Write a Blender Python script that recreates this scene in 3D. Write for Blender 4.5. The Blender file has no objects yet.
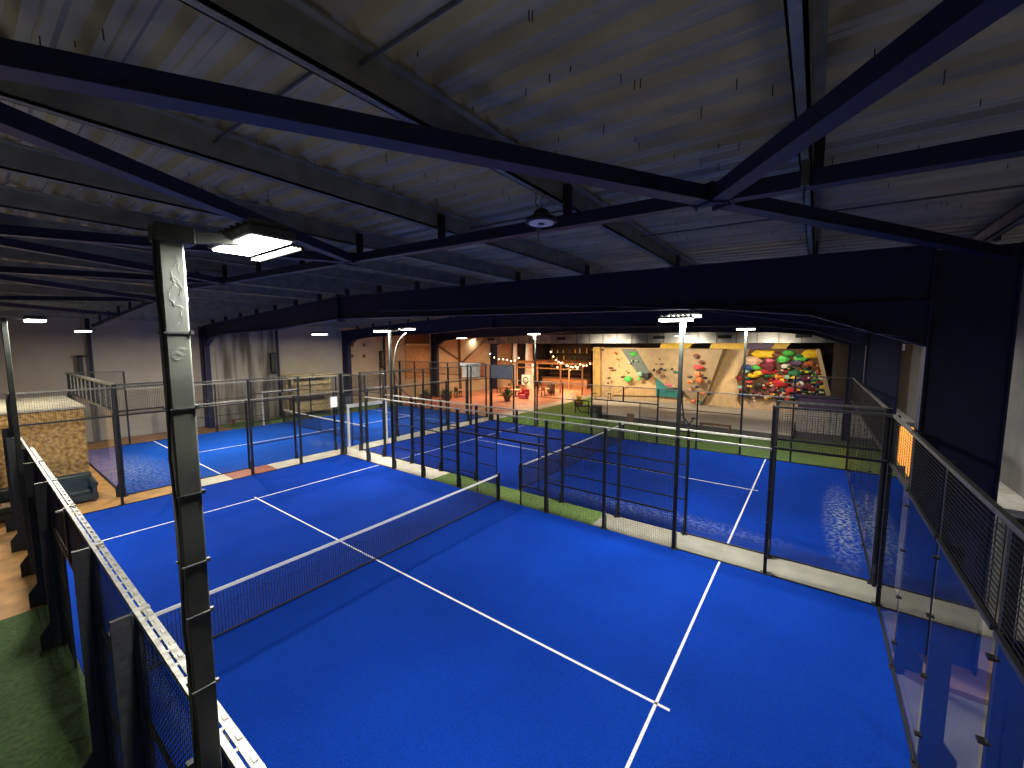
import bpy, bmesh, math, random
from mathutils import Vector, Matrix
R = random.Random(7)
scene = bpy.context.scene
col = scene.collection
V = Vector
# ------------------------------------------------------------------ camera
CAM = V((-0.89, 1.46, 5.371)); YAW = math.radians(36.588); PIT = math.radians(5.447); F = 409.0
cd = bpy.data.cameras.new('camera'); cam = bpy.data.objects.new('camera', cd); col.objects.link(cam)
cam.location = CAM; cam.rotation_euler = (math.pi/2 - PIT, 0, YAW - math.pi/2)
cd.sensor_width = 36; cd.lens = F/1024*36; cd.clip_start = 0.05; cd.clip_end = 300
scene.camera = cam
scene.view_settings.view_transform = 'Standard'
scene.view_settings.look = 'None'
scene.view_settings.exposure = 0
try: scene.cycles.transparent_max_bounces = 48
except Exception: pass

def ray(px, py):
    u = (px-512)/F; v = -(py-384)/F
    fw = math.cos(PIT)+v*math.sin(PIT); up = -math.sin(PIT)+v*math.cos(PIT)
    return V((u*math.sin(YAW)+fw*math.cos(YAW), -u*math.cos(YAW)+fw*math.sin(YAW), up))
def onx(px, py, x): d = ray(px, py); return CAM + d*((x-CAM.x)/d.x)
def ony(px, py, y): d = ray(px, py); return CAM + d*((y-CAM.y)/d.y)
def onz(px, py, z=0): d = ray(px, py); return CAM + d*((z-CAM.z)/d.z)

# ------------------------------------------------------------------ materials
MATS = {}
def mat(name, c, rough=0.6, metal=0.0, noise=0.0, scale=8.0, c2=None, bump=0.0, emit=0.0, ec=None, spec=0.5, stretch=(1,1,1), detail=4):
    m = bpy.data.materials.new(name); m.use_nodes = True
    nt = m.node_tree; b = nt.nodes['Principled BSDF']
    b.inputs['Roughness'].default_value = rough; b.inputs['Metallic'].default_value = metal
    b.inputs['Specular IOR Level'].default_value = spec
    b.inputs['Base Color'].default_value = (*c, 1)
    if noise or c2 or bump:
        tc = nt.nodes.new('ShaderNodeTexCoord'); mp = nt.nodes.new('ShaderNodeMapping'); mp.inputs['Scale'].default_value = stretch
        nz = nt.nodes.new('ShaderNodeTexNoise'); nz.inputs['Scale'].default_value = scale; nz.inputs['Detail'].default_value = detail
        nt.links.new(tc.outputs['Object'], mp.inputs['Vector']); nt.links.new(mp.outputs['Vector'], nz.inputs['Vector'])
        if noise or c2:
            rp = nt.nodes.new('ShaderNodeValToRGB'); rp.color_ramp.elements[0].position = 0.35; rp.color_ramp.elements[1].position = 0.65
            a = c if c2 else tuple(x*(1-noise) for x in c); d = c2 if c2 else tuple(min(1, x*(1+noise)) for x in c)
            rp.color_ramp.elements[0].color = (*a, 1); rp.color_ramp.elements[1].color = (*d, 1)
            nt.links.new(nz.outputs['Fac'], rp.inputs['Fac']); nt.links.new(rp.outputs['Color'], b.inputs['Base Color'])
        if bump:
            bp = nt.nodes.new('ShaderNodeBump'); bp.inputs['Strength'].default_value = bump; bp.inputs['Distance'].default_value = 0.02
            nt.links.new(nz.outputs['Fac'], bp.inputs['Height']); nt.links.new(bp.outputs['Normal'], b.inputs['Normal'])
    if emit:
        b.inputs['Emission Color'].default_value = (*(ec or c), 1); b.inputs['Emission Strength'].default_value = emit
    MATS[name] = m
    return m
def glass_mat(name, tint, ior=1.45, rough=0.0, base=0.0):
    m = bpy.data.materials.new(name); m.use_nodes = True; nt = m.node_tree
    nt.nodes.remove(nt.nodes['Principled BSDF']); out = nt.nodes['Material Output']
    tr = nt.nodes.new('ShaderNodeBsdfTransparent'); tr.inputs['Color'].default_value = (*tint, 1)
    gl = nt.nodes.new('ShaderNodeBsdfGlossy'); gl.inputs['Roughness'].default_value = rough
    fr = nt.nodes.new('ShaderNodeFresnel'); ge = nt.nodes.new('ShaderNodeNewGeometry'); mi = nt.nodes.new('ShaderNodeMix'); mi.data_type = 'FLOAT'
    mi.inputs[2].default_value = ior; mi.inputs[3].default_value = 1/ior; nt.links.new(ge.outputs['Backfacing'], mi.inputs[0]); nt.links.new(mi.outputs[0], fr.inputs['IOR'])
    mx = nt.nodes.new('ShaderNodeMixShader')
    nt.links.new(fr.outputs['Fac'], mx.inputs['Fac']); nt.links.new(tr.outputs[0], mx.inputs[1]); nt.links.new(gl.outputs[0], mx.inputs[2])
    nt.links.new(mx.outputs[0], out.inputs['Surface'])
    MATS[name] = m; return m

def carpet_mat(name, c, sand_glare):
    """blue sanded turf: fine pile noise, soft wear, patches of pale infill and painted-in glare (list of x, y, radius)"""
    m = bpy.data.materials.new(name); m.use_nodes = True; nt = m.node_tree; L = nt.links
    b = nt.nodes['Principled BSDF']; b.inputs['Roughness'].default_value = 0.85; b.inputs['Specular IOR Level'].default_value = 0.06
    geo = nt.nodes.new('ShaderNodeNewGeometry')
    n1 = nt.nodes.new('ShaderNodeTexNoise'); n1.inputs['Scale'].default_value = 60; n1.inputs['Detail'].default_value = 3
    n2 = nt.nodes.new('ShaderNodeTexNoise'); n2.inputs['Scale'].default_value = 0.5; n2.inputs['Detail'].default_value = 5
    L.new(geo.outputs['Position'], n1.inputs['Vector']); L.new(geo.outputs['Position'], n2.inputs['Vector'])
    r1 = nt.nodes.new('ShaderNodeValToRGB'); e = r1.color_ramp.elements
    e[0].position = .3; e[1].position = .7; e[0].color = (*[x*.72 for x in c], 1); e[1].color = (*[min(1, x*1.25) for x in c], 1)
    L.new(n1.outputs['Fac'], r1.inputs['Fac'])
    r2 = nt.nodes.new('ShaderNodeValToRGB'); e = r2.color_ramp.elements
    e[0].position = .3; e[1].position = .75; e[0].color = (.85, .85, .85, 1); e[1].color = (1.12, 1.12, 1.1, 1)
    L.new(n2.outputs['Fac'], r2.inputs['Fac'])
    mu = nt.nodes.new('ShaderNodeMix'); mu.data_type = 'RGBA'; mu.blend_type = 'MULTIPLY'; mu.inputs[0].default_value = 1
    L.new(r1.outputs['Color'], mu.inputs[6]); L.new(r2.outputs['Color'], mu.inputs[7])
    last = mu.outputs[2]
    for (x, y, ra, rb, k) in sand_glare:
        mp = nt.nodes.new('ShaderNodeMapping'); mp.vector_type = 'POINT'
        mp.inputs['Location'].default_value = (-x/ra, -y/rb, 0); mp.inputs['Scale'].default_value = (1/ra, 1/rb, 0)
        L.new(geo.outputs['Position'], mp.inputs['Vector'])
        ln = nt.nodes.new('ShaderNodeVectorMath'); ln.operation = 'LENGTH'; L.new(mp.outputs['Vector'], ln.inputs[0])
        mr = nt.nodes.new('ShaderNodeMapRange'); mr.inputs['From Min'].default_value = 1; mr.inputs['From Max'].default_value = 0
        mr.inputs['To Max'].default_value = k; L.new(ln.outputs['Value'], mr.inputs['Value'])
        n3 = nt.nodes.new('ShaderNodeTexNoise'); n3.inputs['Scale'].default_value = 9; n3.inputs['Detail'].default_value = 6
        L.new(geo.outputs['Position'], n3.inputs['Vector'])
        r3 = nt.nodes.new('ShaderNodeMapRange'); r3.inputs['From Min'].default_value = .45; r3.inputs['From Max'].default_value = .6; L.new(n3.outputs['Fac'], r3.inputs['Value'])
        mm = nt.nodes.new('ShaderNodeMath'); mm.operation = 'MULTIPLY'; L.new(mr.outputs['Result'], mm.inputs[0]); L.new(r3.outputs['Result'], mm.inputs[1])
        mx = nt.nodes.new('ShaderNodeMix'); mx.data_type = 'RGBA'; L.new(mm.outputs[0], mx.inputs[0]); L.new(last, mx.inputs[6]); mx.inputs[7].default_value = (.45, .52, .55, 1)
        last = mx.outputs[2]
    L.new(last, b.inputs['Base Color'])
    bp = nt.nodes.new('ShaderNodeBump'); bp.inputs['Strength'].default_value = .3; bp.inputs['Distance'].default_value = .01
    L.new(n1.outputs['Fac'], bp.inputs['Height']); L.new(bp.outputs['Normal'], b.inputs['Normal'])
    MATS[name] = m; return m

mat('black_steel', (.012, .013, .015), .45, .3, .3, 30)
mat('post_steel', (.013, .014, .016), .5, .2, .3, 20)
mat('pole_steel', (.030, .034, .030), .5, .3, c2=(.05, .055, .045), scale=6)
mat('galv', (.46, .46, .39), .45, .3, .25, 18)
mat('dark_galv', (.10, .105, .10), .5, .5, .25, 10)
mat('purlin_galv', (.26, .26, .22), .6, .2, .18, 4)
mat('navy', (.006, .010, .045), .6, 0, .25, 3)
mat('brace_blue', (.005, .009, .048), .5, 0, .25, 5)
mat('deck', (.42, .37, .24), .65, .15, .2, 2.2, stretch=(1, .3, 1))
mat('screw', (.03, .03, .03), .5, .6)
carpet_mat('turf_blue', (.002, .038, .34), [(15.0, .55, 4.2, .55, .8), (12.0, 5.6, .7, 4.5, .35)])  # first patch paints the glare streak on the second court's carpet
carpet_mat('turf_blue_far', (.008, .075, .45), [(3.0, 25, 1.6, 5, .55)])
mat('line_white', (.82, .84, .86), .8, 0, .08, 30)
mat('net_white', (.85, .85, .82), .7)
mat('net_black', (.012, .012, .014), .8)
glass_mat('glass', (.96, .975, .98), 1.40)
glass_mat('glass_side', (.95, .97, .97), 1.35)
mat('concrete', (.20, .20, .19), .75, 0, .18, 1.6, bump=.1)
mat('concrete_dark', (.13, .12, .115), .8, 0, .2, 1.2)
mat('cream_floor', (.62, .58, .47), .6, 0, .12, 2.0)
mat('plinth', (.17, .10, .085), .8, 0, .15, 3)
mat('galv_dull', (.30, .30, .27), .5, .3, .3, 14)
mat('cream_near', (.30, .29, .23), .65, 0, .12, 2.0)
mat('tan_floor', (.30, .155, .05), .55, 0, .25, 2.0)
mat('ochre_floor', (.52, .28, .09), .5, 0, .2, 2)
mat('red_floor', (.36, .10, .05), .6, 0, .2, 2)
mat('bar_floor', (.52, .20, .10), .5, 0, .25, .9)
mat('green_turf', (.028, .060, .012), .95, 0, .35, 14, bump=.3)
mat('lit_turf', (.13, .26, .025), .9, 0, .25, 6)  # turf green brightened to paint the sunlit stretch
mat('strip_turf', (.10, .17, .035), .95, 0, .3, 10)
mat('wall_cream', (.40, .36, .30), .85, 0, .06, .8)
mat('wall_warm', (.48, .37, .24), .85, 0, .08, .9)
mat('wall_dark', (.035, .032, .034), .85, 0, .2, 1)
mat('wall_brick', (.13, .128, .12), .85, 0, .12, 3)
mat('wall_brown', (.045, .033, .022), .8, 0, .2, 2)
mat('osb', (.26, .13, .03), .8, 0, c2=(.70, .47, .18), scale=9, stretch=(1, 1, 1), detail=8)
mat('roof_board', (.45, .44, .38), .7, 0, .15, 3)
mat('leather', (.020, .034, .034), .38, 0, .3, 8, bump=.1)
mat('pink', (.45, .05, .09), .8); mat('cream_cloth', (.60, .48, .30), .9)
mat('plywood', (.60, .42, .22), .6, 0, .12, 2, stretch=(1, 4, 1))
mat('plywood_orange', (.62, .40, .18), .6, 0, .12, 2, stretch=(1, 4, 1))
mat('plywood_tan', (.50, .38, .22), .6, 0, .1, 2)
mat('plywood_edge', (.62, .40, .12), .6, 0, .15, 2)
mat('tan_shaded', (.42, .31, .17), .6, 0, .1, 2); mat('tan_deep_shade', (.33, .24, .14), .6, 0, .1, 2)  # plywood tan darkened to paint shade on the overhanging facets
mat('greygreen', (.16, .19, .16), .7, 0, .1, 3); mat('teal', (.03, .22, .21), .6, 0, .1, 3)
mat('pebble', (.28, .16, .08), .8, 0, c2=(.75, .55, .36), scale=16, stretch=(1, 2.2, 1))
mat('mat_grey', (.50, .45, .38), .8, 0, .08, 1); mat('shade_and_cone', (.10, .09, .075), .85)
mat('duct', (.30, .31, .30), .45, .4, .25, 1.2); mat('vent_black', (.01, .01, .01), .7)
mat('wood', (.40, .20, .08), .55, 0, .25, 6); mat('wood_dark', (.12, .06, .03), .6, 0, .25, 6)
mat('pallet_wood', (.55, .44, .20), .7, 0, .2, 6)
mat('cobweb', (.16, .17, .15), .9)
mat('paper', (.80, .84, .82), .8); mat('panel_grey', (.20, .22, .24), .7, 0, .1, 4)
mat('panel_white', (.72, .70, .60), .7, 0, .1, 3)
mat('curtain', (.72, .66, .56), .85, 0, .1, 3)
mat('plastic_black', (.012, .012, .013), .5)
mat('leaf', (.05, .14, .02), .7, 0, .4, 6); mat('leaf_yellow', (.55, .42, .03), .7, 0, .3, 6)
mat('bench_grey', (.48, .47, .43), .7, 0, .15, 5); mat('white_paint', (.75, .75, .72), .6)
for n, c in dict(h_red=(.50, .03, .04), h_maroon=(.16, .025, .04), h_green=(.10, .55, .10), h_dkgreen=(.03, .16, .07), h_yellow=(.80, .52, .03), h_black=(.02, .02, .022),
                 h_white=(.75, .72, .62), h_blue=(.03, .06, .20), h_orange=(.60, .16, .05), h_brown=(.14, .05, .03), h_peach=(.75, .50, .34), h_pink=(.6, .12, .2), h_mint=(.30, .52, .36), h_purple=(.10, .06, .14)).items():
    mat(n, c, .5, 0, .1, 5)
mat('led', (1, 1, 1), emit=22, ec=(1, .97, .84)); mat('led_far', (1, 1, 1), emit=9, ec=(1, .97, .86))
mat('fin_glow', (1, 1, 1), emit=1.0, ec=(1, .93, .75)); mat('bulb', (1, .8, .5), emit=14, ec=(1, .72, .38))
mat('led_off', (.42, .45, .58), .5, emit=.05, ec=(.6, .7, 1)); mat('glow_orange', (.8, .35, .08), .7, emit=1.3, ec=(1, .36, .06))
mat('sign_dark', (.05, .07, .06), .6); mat('sign_white', (.75, .75, .65), .6)
mat('art_red', (.55, .10, .04), .7, 0, c2=(.6, .40, .2), scale=5)

# ------------------------------------------------------------------ mesh builder
def wloc(o):
    p = V((0, 0, 0))
    while o: p += o.location; o = o.parent
    return p
class MB:
    def __init__(s): s.v = []; s.f = []; s.smooth = False
    def box(s, lo, hi):
        i = len(s.v); x0, y0, z0 = lo; x1, y1, z1 = hi
        s.v += [(x0,y0,z0),(x1,y0,z0),(x1,y1,z0),(x0,y1,z0),(x0,y0,z1),(x1,y0,z1),(x1,y1,z1),(x0,y1,z1)]
        s.f += [tuple(i+k for k in q) for q in ((0,3,2,1),(4,5,6,7),(0,1,5,4),(1,2,6,5),(2,3,7,6),(3,0,4,7))]
        return s
    def cbox(s, c, d): return s.box([c[k]-d[k]/2 for k in range(3)], [c[k]+d[k]/2 for k in range(3)])
    def bar(s, a, b, w, h=None, up=V((0,0,1))):
        a = V(a); b = V(b); h = h or w; d = (b-a).normalized(); up = V(up)
        if abs(d.dot(up)) > .98: up = V((0,1,0))
        x = d.cross(up).normalized()*(w/2); z = x.cross(d).normalized()*(h/2); i = len(s.v)
        for p in (a, b): s.v += [tuple(p-x-z), tuple(p+x-z), tuple(p+x+z), tuple(p-x+z)]
        s.f += [tuple(i+k for k in q) for q in ((0,1,5,4),(1,2,6,5),(2,3,7,6),(3,0,4,7),(3,2,1,0),(4,5,6,7))]
        return s
    def tube(s, pts, r, n=8, cap=True):
        pts = [V(p) for p in pts]; i0 = len(s.v); up = V((0,0,1))
        for k, p in enumerate(pts):
            d = (pts[min(k+1, len(pts)-1)]-pts[max(k-1, 0)]).normalized()
            u = up if abs(d.dot(up)) < .95 else V((1,0,0))
            x = d.cross(u).normalized(); y = x.cross(d).normalized(); rr = r[k] if isinstance(r, (list, tuple)) else r
            for j in range(n):
                t = 2*math.pi*j/n; s.v.append(tuple(p+x*rr*math.cos(t)+y*rr*math.sin(t)))
        for k in range(len(pts)-1):
            for j in range(n):
                a = i0+k*n+j; b = i0+k*n+(j+1) % n; s.f.append((a, b, b+n, a+n))
        if cap: s.f.append(tuple(i0+j for j in reversed(range(n)))); s.f.append(tuple(i0+(len(pts)-1)*n+j for j in range(n)))
        return s
    def lathe(s, c, prof, n=20):
        c = V(c); return s.tube([c+V((0,0,z)) for r, z in prof], [max(r, 1e-4) for r, z in prof], n) if False else s._lathe(c, prof, n)
    def _lathe(s, c, prof, n):
        i0 = len(s.v)
        for r, z in prof:
            for j in range(n):
                t = 2*math.pi*j/n; s.v.append((c.x+r*math.cos(t), c.y+r*math.sin(t), c.z+z))
        for k in range(len(prof)-1):
            for j in range(n):
                a = i0+k*n+j; b = i0+k*n+(j+1) % n; s.f.append((a, b, b+n, a+n))
        s.f.append(tuple(i0+j for j in reversed(range(n)))); s.f.append(tuple(i0+(len(prof)-1)*n+j for j in range(n)))
        return s
    def prism(s, pts, off):
        off = V(off); i = len(s.v); n = len(pts)
        s.v += [tuple(V(p)) for p in pts]+[tuple(V(p)+off) for p in pts]
        s.f.append(tuple(range(i, i+n))); s.f.append(tuple(range(i+2*n-1, i+n-1, -1)))
        for k in range(n):
            a = i+k; b = i+(k+1) % n; s.f.append((a, a+n, b+n, b))
        return s
    def loft(s, A, B):
        i = len(s.v); n = len(A); s.v += [tuple(p) for p in A]+[tuple(p) for p in B]
        s.f.append(tuple(range(i, i+n))); s.f.append(tuple(range(i+2*n-1, i+n-1, -1)))
        for k in range(n):
            a = i+k; b = i+(k+1) % n; s.f.append((a, a+n, b+n, b))
        return s
    def blob(s, c, d, seed=0, rough=.2, n=10, m=6):
        rr = random.Random(seed); c = V(c); i0 = len(s.v)
        ph = [rr.uniform(0, 6.28) for _ in range(6)]
        for k in range(m+1):
            th = math.pi*k/m
            for j in range(n):
                t = 2*math.pi*j/n
                q = 1+rough*(math.sin(2*t+ph[0])*math.sin(th)+.6*math.sin(3*th+ph[1])*math.cos(t+ph[2])*math.sin(th)+.4*math.sin(5*t+ph[3])*math.sin(th))
                s.v.append((c.x+d[0]*q*math.sin(th)*math.cos(t), c.y+d[1]*q*math.sin(th)*math.sin(t), c.z+d[2]*q*math.cos(th)))
        for k in range(m):
            for j in range(n):
                a = i0+k*n+j; b = i0+k*n+(j+1) % n; s.f.append((a, a+n, b+n, b))
        return s
    def grid(s, o, u, v, lu, lv, su, sv, t):
        """square wires over a lu x lv panel at origin o along unit vectors u, v"""
        o = V(o); u = V(u); v = V(v)
        k = 0
        while k*su <= lu+1e-6: s.bar(o+u*(k*su), o+u*(k*su)+v*lv, t, t, u.cross(v)); k += 1
        k = 0
        while k*sv <= lv+1e-6: s.bar(o+v*(k*sv), o+v*(k*sv)+u*lu, t, t, u.cross(v)); k += 1
        return s
    def build(s, name, m, parent=None, smooth=False, bevel=0, subsurf=0):
        me = bpy.data.meshes.new(name); off = wloc(parent) if parent else V((0,0,0))
        me.from_pydata([tuple(V(p)-off) for p in s.v], [], s.f); me.update()
        bm = bmesh.new(); bm.from_mesh(me); bmesh.ops.recalc_face_normals(bm, faces=bm.faces); bm.to_mesh(me); bm.free()
        me.materials.append(MATS[m] if isinstance(m, str) else m)
        if smooth or subsurf: me.polygons.foreach_set('use_smooth', [True]*len(me.polygons))
        o = bpy.data.objects.new(name, me); col.objects.link(o)
        if parent: o.parent = parent
        if bevel:
            md = o.modifiers.new('bevel', 'BEVEL'); md.width = bevel; md.segments = 2; md.limit_method = 'ANGLE'
        if subsurf:
            md = o.modifiers.new('sub', 'SUBSURF'); md.levels = subsurf; md.render_levels = subsurf
        return o
def tag(o, label=None, cat=None, group=None, kind=None):
    for k, v in (('label', label), ('category', cat), ('group', group), ('kind', kind)):
        if v: o[k] = v
    return o
def thing(name, label, cat, loc=(0,0,0), group=None):
    o = bpy.data.objects.new(name, None); col.objects.link(o); o.location = loc; o.empty_display_size = .1
    return tag(o, label, cat, group)
def struct(name, mb, m, **k): return tag(mb.build(name, m, **k), kind='structure')
def dup(o, loc, label=None):
    c = o.copy(); col.objects.link(c); c.location = loc
    if label: c['label'] = label
    for ch in o.children:
        d = ch.copy(); col.objects.link(d); d.parent = c
        for g in ch.children:
            e = g.copy(); col.objects.link(e); e.parent = d
    return c
_cache = {}
def inst(key, fn, name, m, parent, loc, **k):
    """repeat of a part: the mesh is made once at its own origin, every later one shares it"""
    if key not in _cache:
        mb = MB(); fn(mb); o = mb.build(name, m, None, **k); _cache[key] = o.data
    else:
        o = bpy.data.objects.new(name, _cache[key]); col.objects.link(o)
    o.parent = parent; o.location = V(loc)-(wloc(parent) if parent else V((0,0,0)))
    return o

# ================================================================== SETTING
X0, X1, Y0, Y1 = -3.0, 54.0, -2.3, 34.0
struct('floor', MB().box((X0, Y0, -.3), (X1, Y1, -.02)), 'concrete_dark')
YB = 33.8
struct('wall_back', MB().box((X0, YB, -.3), (18.9, YB+.25, 8.0)), 'wall_cream')
struct('wall_back_warm', MB().box((18.9, YB, -.3), (X1, YB+.25, 8.0)), 'wall_warm')
YR = -1.9
struct('wall_right', MB().box((9.4, YR-.25, -.3), (24, YR, 8.0)), 'wall_brick')
struct('wall_right_far', MB().box((24, YR-.25, -.3), (X1, YR, 8.0)), 'wall_brown')
struct('wall_far', MB().box((X1-2, YR, -.3), (X1-1.8, YB, 8.0)), 'wall_dark')
struct('wall_near', MB().box((X0-.3, Y0, -.3), (X0, Y1, 8.0)), 'wall_dark')
struct('wall_right_near', MB().box((X0, Y0-.2, -.3), (9.4, Y0, 8.0)), 'wall_dark')
# roof deck, trapezoidal ribs running along y, ridge at y = 17.3
RS, RIDGE = .025, 17.3
def roofz(y, base): return base + (RS*y if y < RIDGE else RS*RIDGE-.047*(y-RIDGE))
mb = MB(); xs = []; x = X0
while x < X1:
    xs += [(x, 0), (x+.05, .07), (x+.13, .07), (x+.18, 0), (x+.245, .0), (x+.255, .012), (x+.265, 0)]; x += .33
for y in (Y0-.2, RIDGE, YB+.25):
    for (x, dz) in xs: mb.v.append((x, y, roofz(y, 7.28)+dz))
n = len(xs)
for r in range(2):
    for i in range(n-1): mb.f.append((r*n+i, r*n+i+1, (r+1)*n+i+1, (r+1)*n+i))
struct('ceiling', mb, 'deck')
mb = MB()
for k in range(420):
    x = R.uniform(-1.5, 12); y = R.uniform(-1, 14); z = roofz(y, 7.28)
    mb.tube([(x, y, z+.01), (x+R.uniform(-.006, .006), y, z-R.uniform(.03, .09))], .004, 5)
tag(mb.build('roof_screws', 'screw'), 'dark screw tips poking down through the metal roof deck', 'screws', kind='stuff')

# floor finishes
def patch(name, x0, y0, x1, y1, m, z=-.02, t=.012): return struct(name, MB().box((x0, y0, z), (x1, y1, z+t)), m)
patch('floor_corridor', X0, Y0, 11.0, .05, 'concrete_dark', t=.016)
patch('floor_outside_turf', X0, .1, -.09, 14.0, 'green_turf', t=.02)
patch('floor_outside_tan', X0, 14.0, -.09, 19.9, 'tan_floor')
patch('floor_lounge', X0, 19.9, 2.2, 33, 'ochre_floor')
patch('floor_strip_ochre', 2.2, 19.9, 3.6, 21.1, 'ochre_floor')
patch('floor_strip_cream', 3.6, 19.9, 5.3, 21.1, 'cream_floor')
patch('floor_strip_red', 5.3, 19.9, 7.0, 21.1, 'red_floor')
patch('floor_strip_cream_long', 7.0, 19.9, 48, 21.1, 'cream_floor')
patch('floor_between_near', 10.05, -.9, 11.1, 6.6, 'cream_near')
patch('floor_between_turf', 10.05, 6.6, 11.1, 13.6, 'strip_turf', t=.018)
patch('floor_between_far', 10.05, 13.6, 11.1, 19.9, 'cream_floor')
patch('floor_side_turf', 21.5, YR, 27.6, 14.2, 'strip_turf', t=.018)
patch('floor_gym_turf', 21.5, 14.2, 47, 19.9, 'lit_turf', t=.018)
patch('floor_bar', 22.6, 21.1, 51.5, 33.6, 'bar_floor')
patch('floor_behind_court', 2.3, 31.3, 9.2, 33.7, 'tan_floor')
patch('floor_behind_turf', 9.2, 31.3, 22.5, 33.7, 'strip_turf', t=.018)

# ================================================================== STEEL FRAME
def profile_beam(name, a, b, w, h, m, parent=None, t=.02):
    """I-shaped rolled section between two points"""
    a = V(a); b = V(b); mb = MB(); z = V((0,0,h/2-t/2))
    mb.bar(a, b, t, h-2*t); mb.bar(a+z, b+z, w, t); mb.bar(a-z, b-z, w, t)
    return mb.build(name, m, parent)
ORD = ['first', 'second', 'third', 'fourth', 'fifth', 'sixth', 'seventh', 'eighth', 'ninth', 'tenth', 'eleventh', 'twelfth', 'thirteenth', 'fourteenth', 'fifteenth', 'sixteenth', 'seventeenth']
def gtop(y): return 6.95 + (.022*y if y < RIDGE else .022*RIDGE-.047*(y-RIDGE))
def gbot(y): return 6.07 + (.022*y if y < RIDGE else .022*RIDGE-.052*(min(y, 23.4)-RIDGE)-.01*max(0, y-23.4))
FR = [(8.6, 'navy steel portal frame spanning over the nearest blue court, big beam across the middle'),
      (18.6, 'second navy portal frame, just behind the big beam over the nearest court'),
      (28.6, 'third navy portal frame, its wall column beside the wood panelled wall'),
      (38.3, 'farthest navy portal frame, its column beside the bar area')]
for fx, lab in FR:
    t = thing('portal_frame', lab, 'steel frame', (fx, -.45, 0))
    def ibox(poly, w=.026):
        mb = MB(); mb.prism([(fx-w/2, y, z) for y, z in poly], (w, 0, 0)); return mb
    for (ya, yb, inner) in ((-.9, .04, .04), (32.9, 33.75, 32.9)):
        mb = MB(); mb.box((fx-.012, ya, -.02), (fx+.012, yb, gtop(ya)-.05))
        mb.box((fx-.15, ya, -.02), (fx+.15, ya+.025, gtop(ya)-.05)); mb.box((fx-.15, yb-.025, -.02), (fx+.15, yb, gtop(ya)-.05))
        c = mb.build('column', 'navy', t)
        MB().box((fx-.2, ya-.03, -.02), (fx+.2, yb+.03, .03)).build('base_plate', 'navy', c)
    mb = MB()
    ys = [.0, 4, 9, RIDGE, 23.4, 29, 33.0]
    for a, b in zip(ys, ys[1:]):
        mb.prism([(fx-.012, a, gbot(a)), (fx-.012, b, gbot(b)), (fx-.012, b, gtop(b)), (fx-.012, a, gtop(a))], (.024, 0, 0))
        for g in (gtop, gbot): mb.bar((fx, a, g(a)), (fx, b, g(b)), .28, .03)
    r = mb.build('rafter', 'navy', t)
    MB().box((fx-.16, RIDGE-.04, gbot(RIDGE)-.12), (fx+.16, RIDGE+.04, gtop(RIDGE)+.1)).build('ridge_plate', 'navy', r)
    for (ye, s) in ((.0, 1), (32.95, -1)):
        pl = [(ye, gbot(ye)+.02)]
        mb = MB()
        P = [(ye, gbot(1)), (3.4, gbot(3.4)), (1.6, gbot(1)-.16), (ye, gbot(1)-.75)] if s > 0 else [(ye, gbot(ye)), (25.5, gbot(25.5)), (30.0, gbot(30)-.06), (31.9, 5.80), (ye, 5.30)]
        mb.prism([(fx-.012, y, z) for y, z in P], (.024, 0, 0))
        for (p, q) in zip(P[1:], P[2:]): mb.bar((fx, *p), (fx, *q), .28, .03)
        mb.build('haunch', 'navy', t)
# purlins and packing brackets over the first beam
py = [-.6, 1.6, 4.03, 6.2]+[8.33+2.12*k for k in range(12)]
for k, y in enumerate(py):
    z = roofz(y, 6.98) if abs(y-RIDGE) > .1 else roofz(y, 6.98)
    t = thing('roof_purlin', f'grey roof purlin under the metal deck, {ORD[k]} counted from the near end wall', 'purlin', (8, y, z), 'roof purlins')
    mb = MB(); mb.box((-2.5, y-.012, z), (52, y+.012, z+.27)); mb.box((-2.5, y-.012, z), (52, y+.085, z+.02)); mb.box((-2.5, y-.085, z+.25), (52, y+.012, z+.27)); mb.box((-2.5, y+.07, z), (52, y+.085, z+.045))
    mb.build('web', 'purlin_galv', t)
    for fx, _ in FR[:2]:
        MB().box((fx-.09, y-.06, gtop(y)), (fx+.09, y-.02, z+.22)).build('bracket', 'navy', t)
# central tie along y with struts, and zig-zag bracing
def tz(y): return roofz(y, 6.75)
t = thing('roof_tie', 'long dark blue tie beam running lengthwise halfway between two frames', 'beam', (3.6, 2.35, tz(2.35)))
mb = MB(); mb.bar((3.6, -1.6, tz(-1.6)), (3.6, RIDGE, tz(RIDGE)), .13, .14); mb.bar((3.6, RIDGE, tz(RIDGE)), (3.6, 33.5, tz(33.5)), .13, .14); mb.build('tube', 'brace_blue', t)
for y in py[1:]:
    MB().box((3.57, y-.10, tz(y)+.05), (3.66, y-.025, roofz(y, 6.98)+.2)).build('strut', 'black_steel', t)
for y in (2.35, 8.5, 14.65):
    mb = MB(); mb.cbox((3.6, y, tz(y)+.0), (.30, .34, .02)); mb.cbox((3.6, y-.17, tz(y)), (.17, .02, .17)); mb.cbox((3.6, y+.17, tz(y)), (.17, .02, .17)); mb.build('gusset', 'navy', t)
def brace(a, b, lab):
    a = V((a[0], a[1], tz(a[1]))); b = V((b[0], b[1], tz(b[1]))); d = (b-a).normalized()
    t = thing('roof_brace', lab, 'brace', a, 'diagonal roof braces')
    mb = MB(); mb.bar(a, b-d*.12, .13, .13); mb.bar(a-V((0,0,.07)), b-d*.12-V((0,0,.07)), .16, .016); mb.build('tube', 'brace_blue', t)
    mb = MB(); mb.bar(b-d*.13, b-d*.09, .19, .19); mb.build('end_plate', 'navy', t)
brace((-1.4, 5.45), (3.6, 2.35), 'long dark blue diagonal brace crossing the top left of the ceiling')
brace((8.5, -.72), (3.6, 2.35), 'dark blue diagonal brace running from the joint down to the right column')
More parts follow.
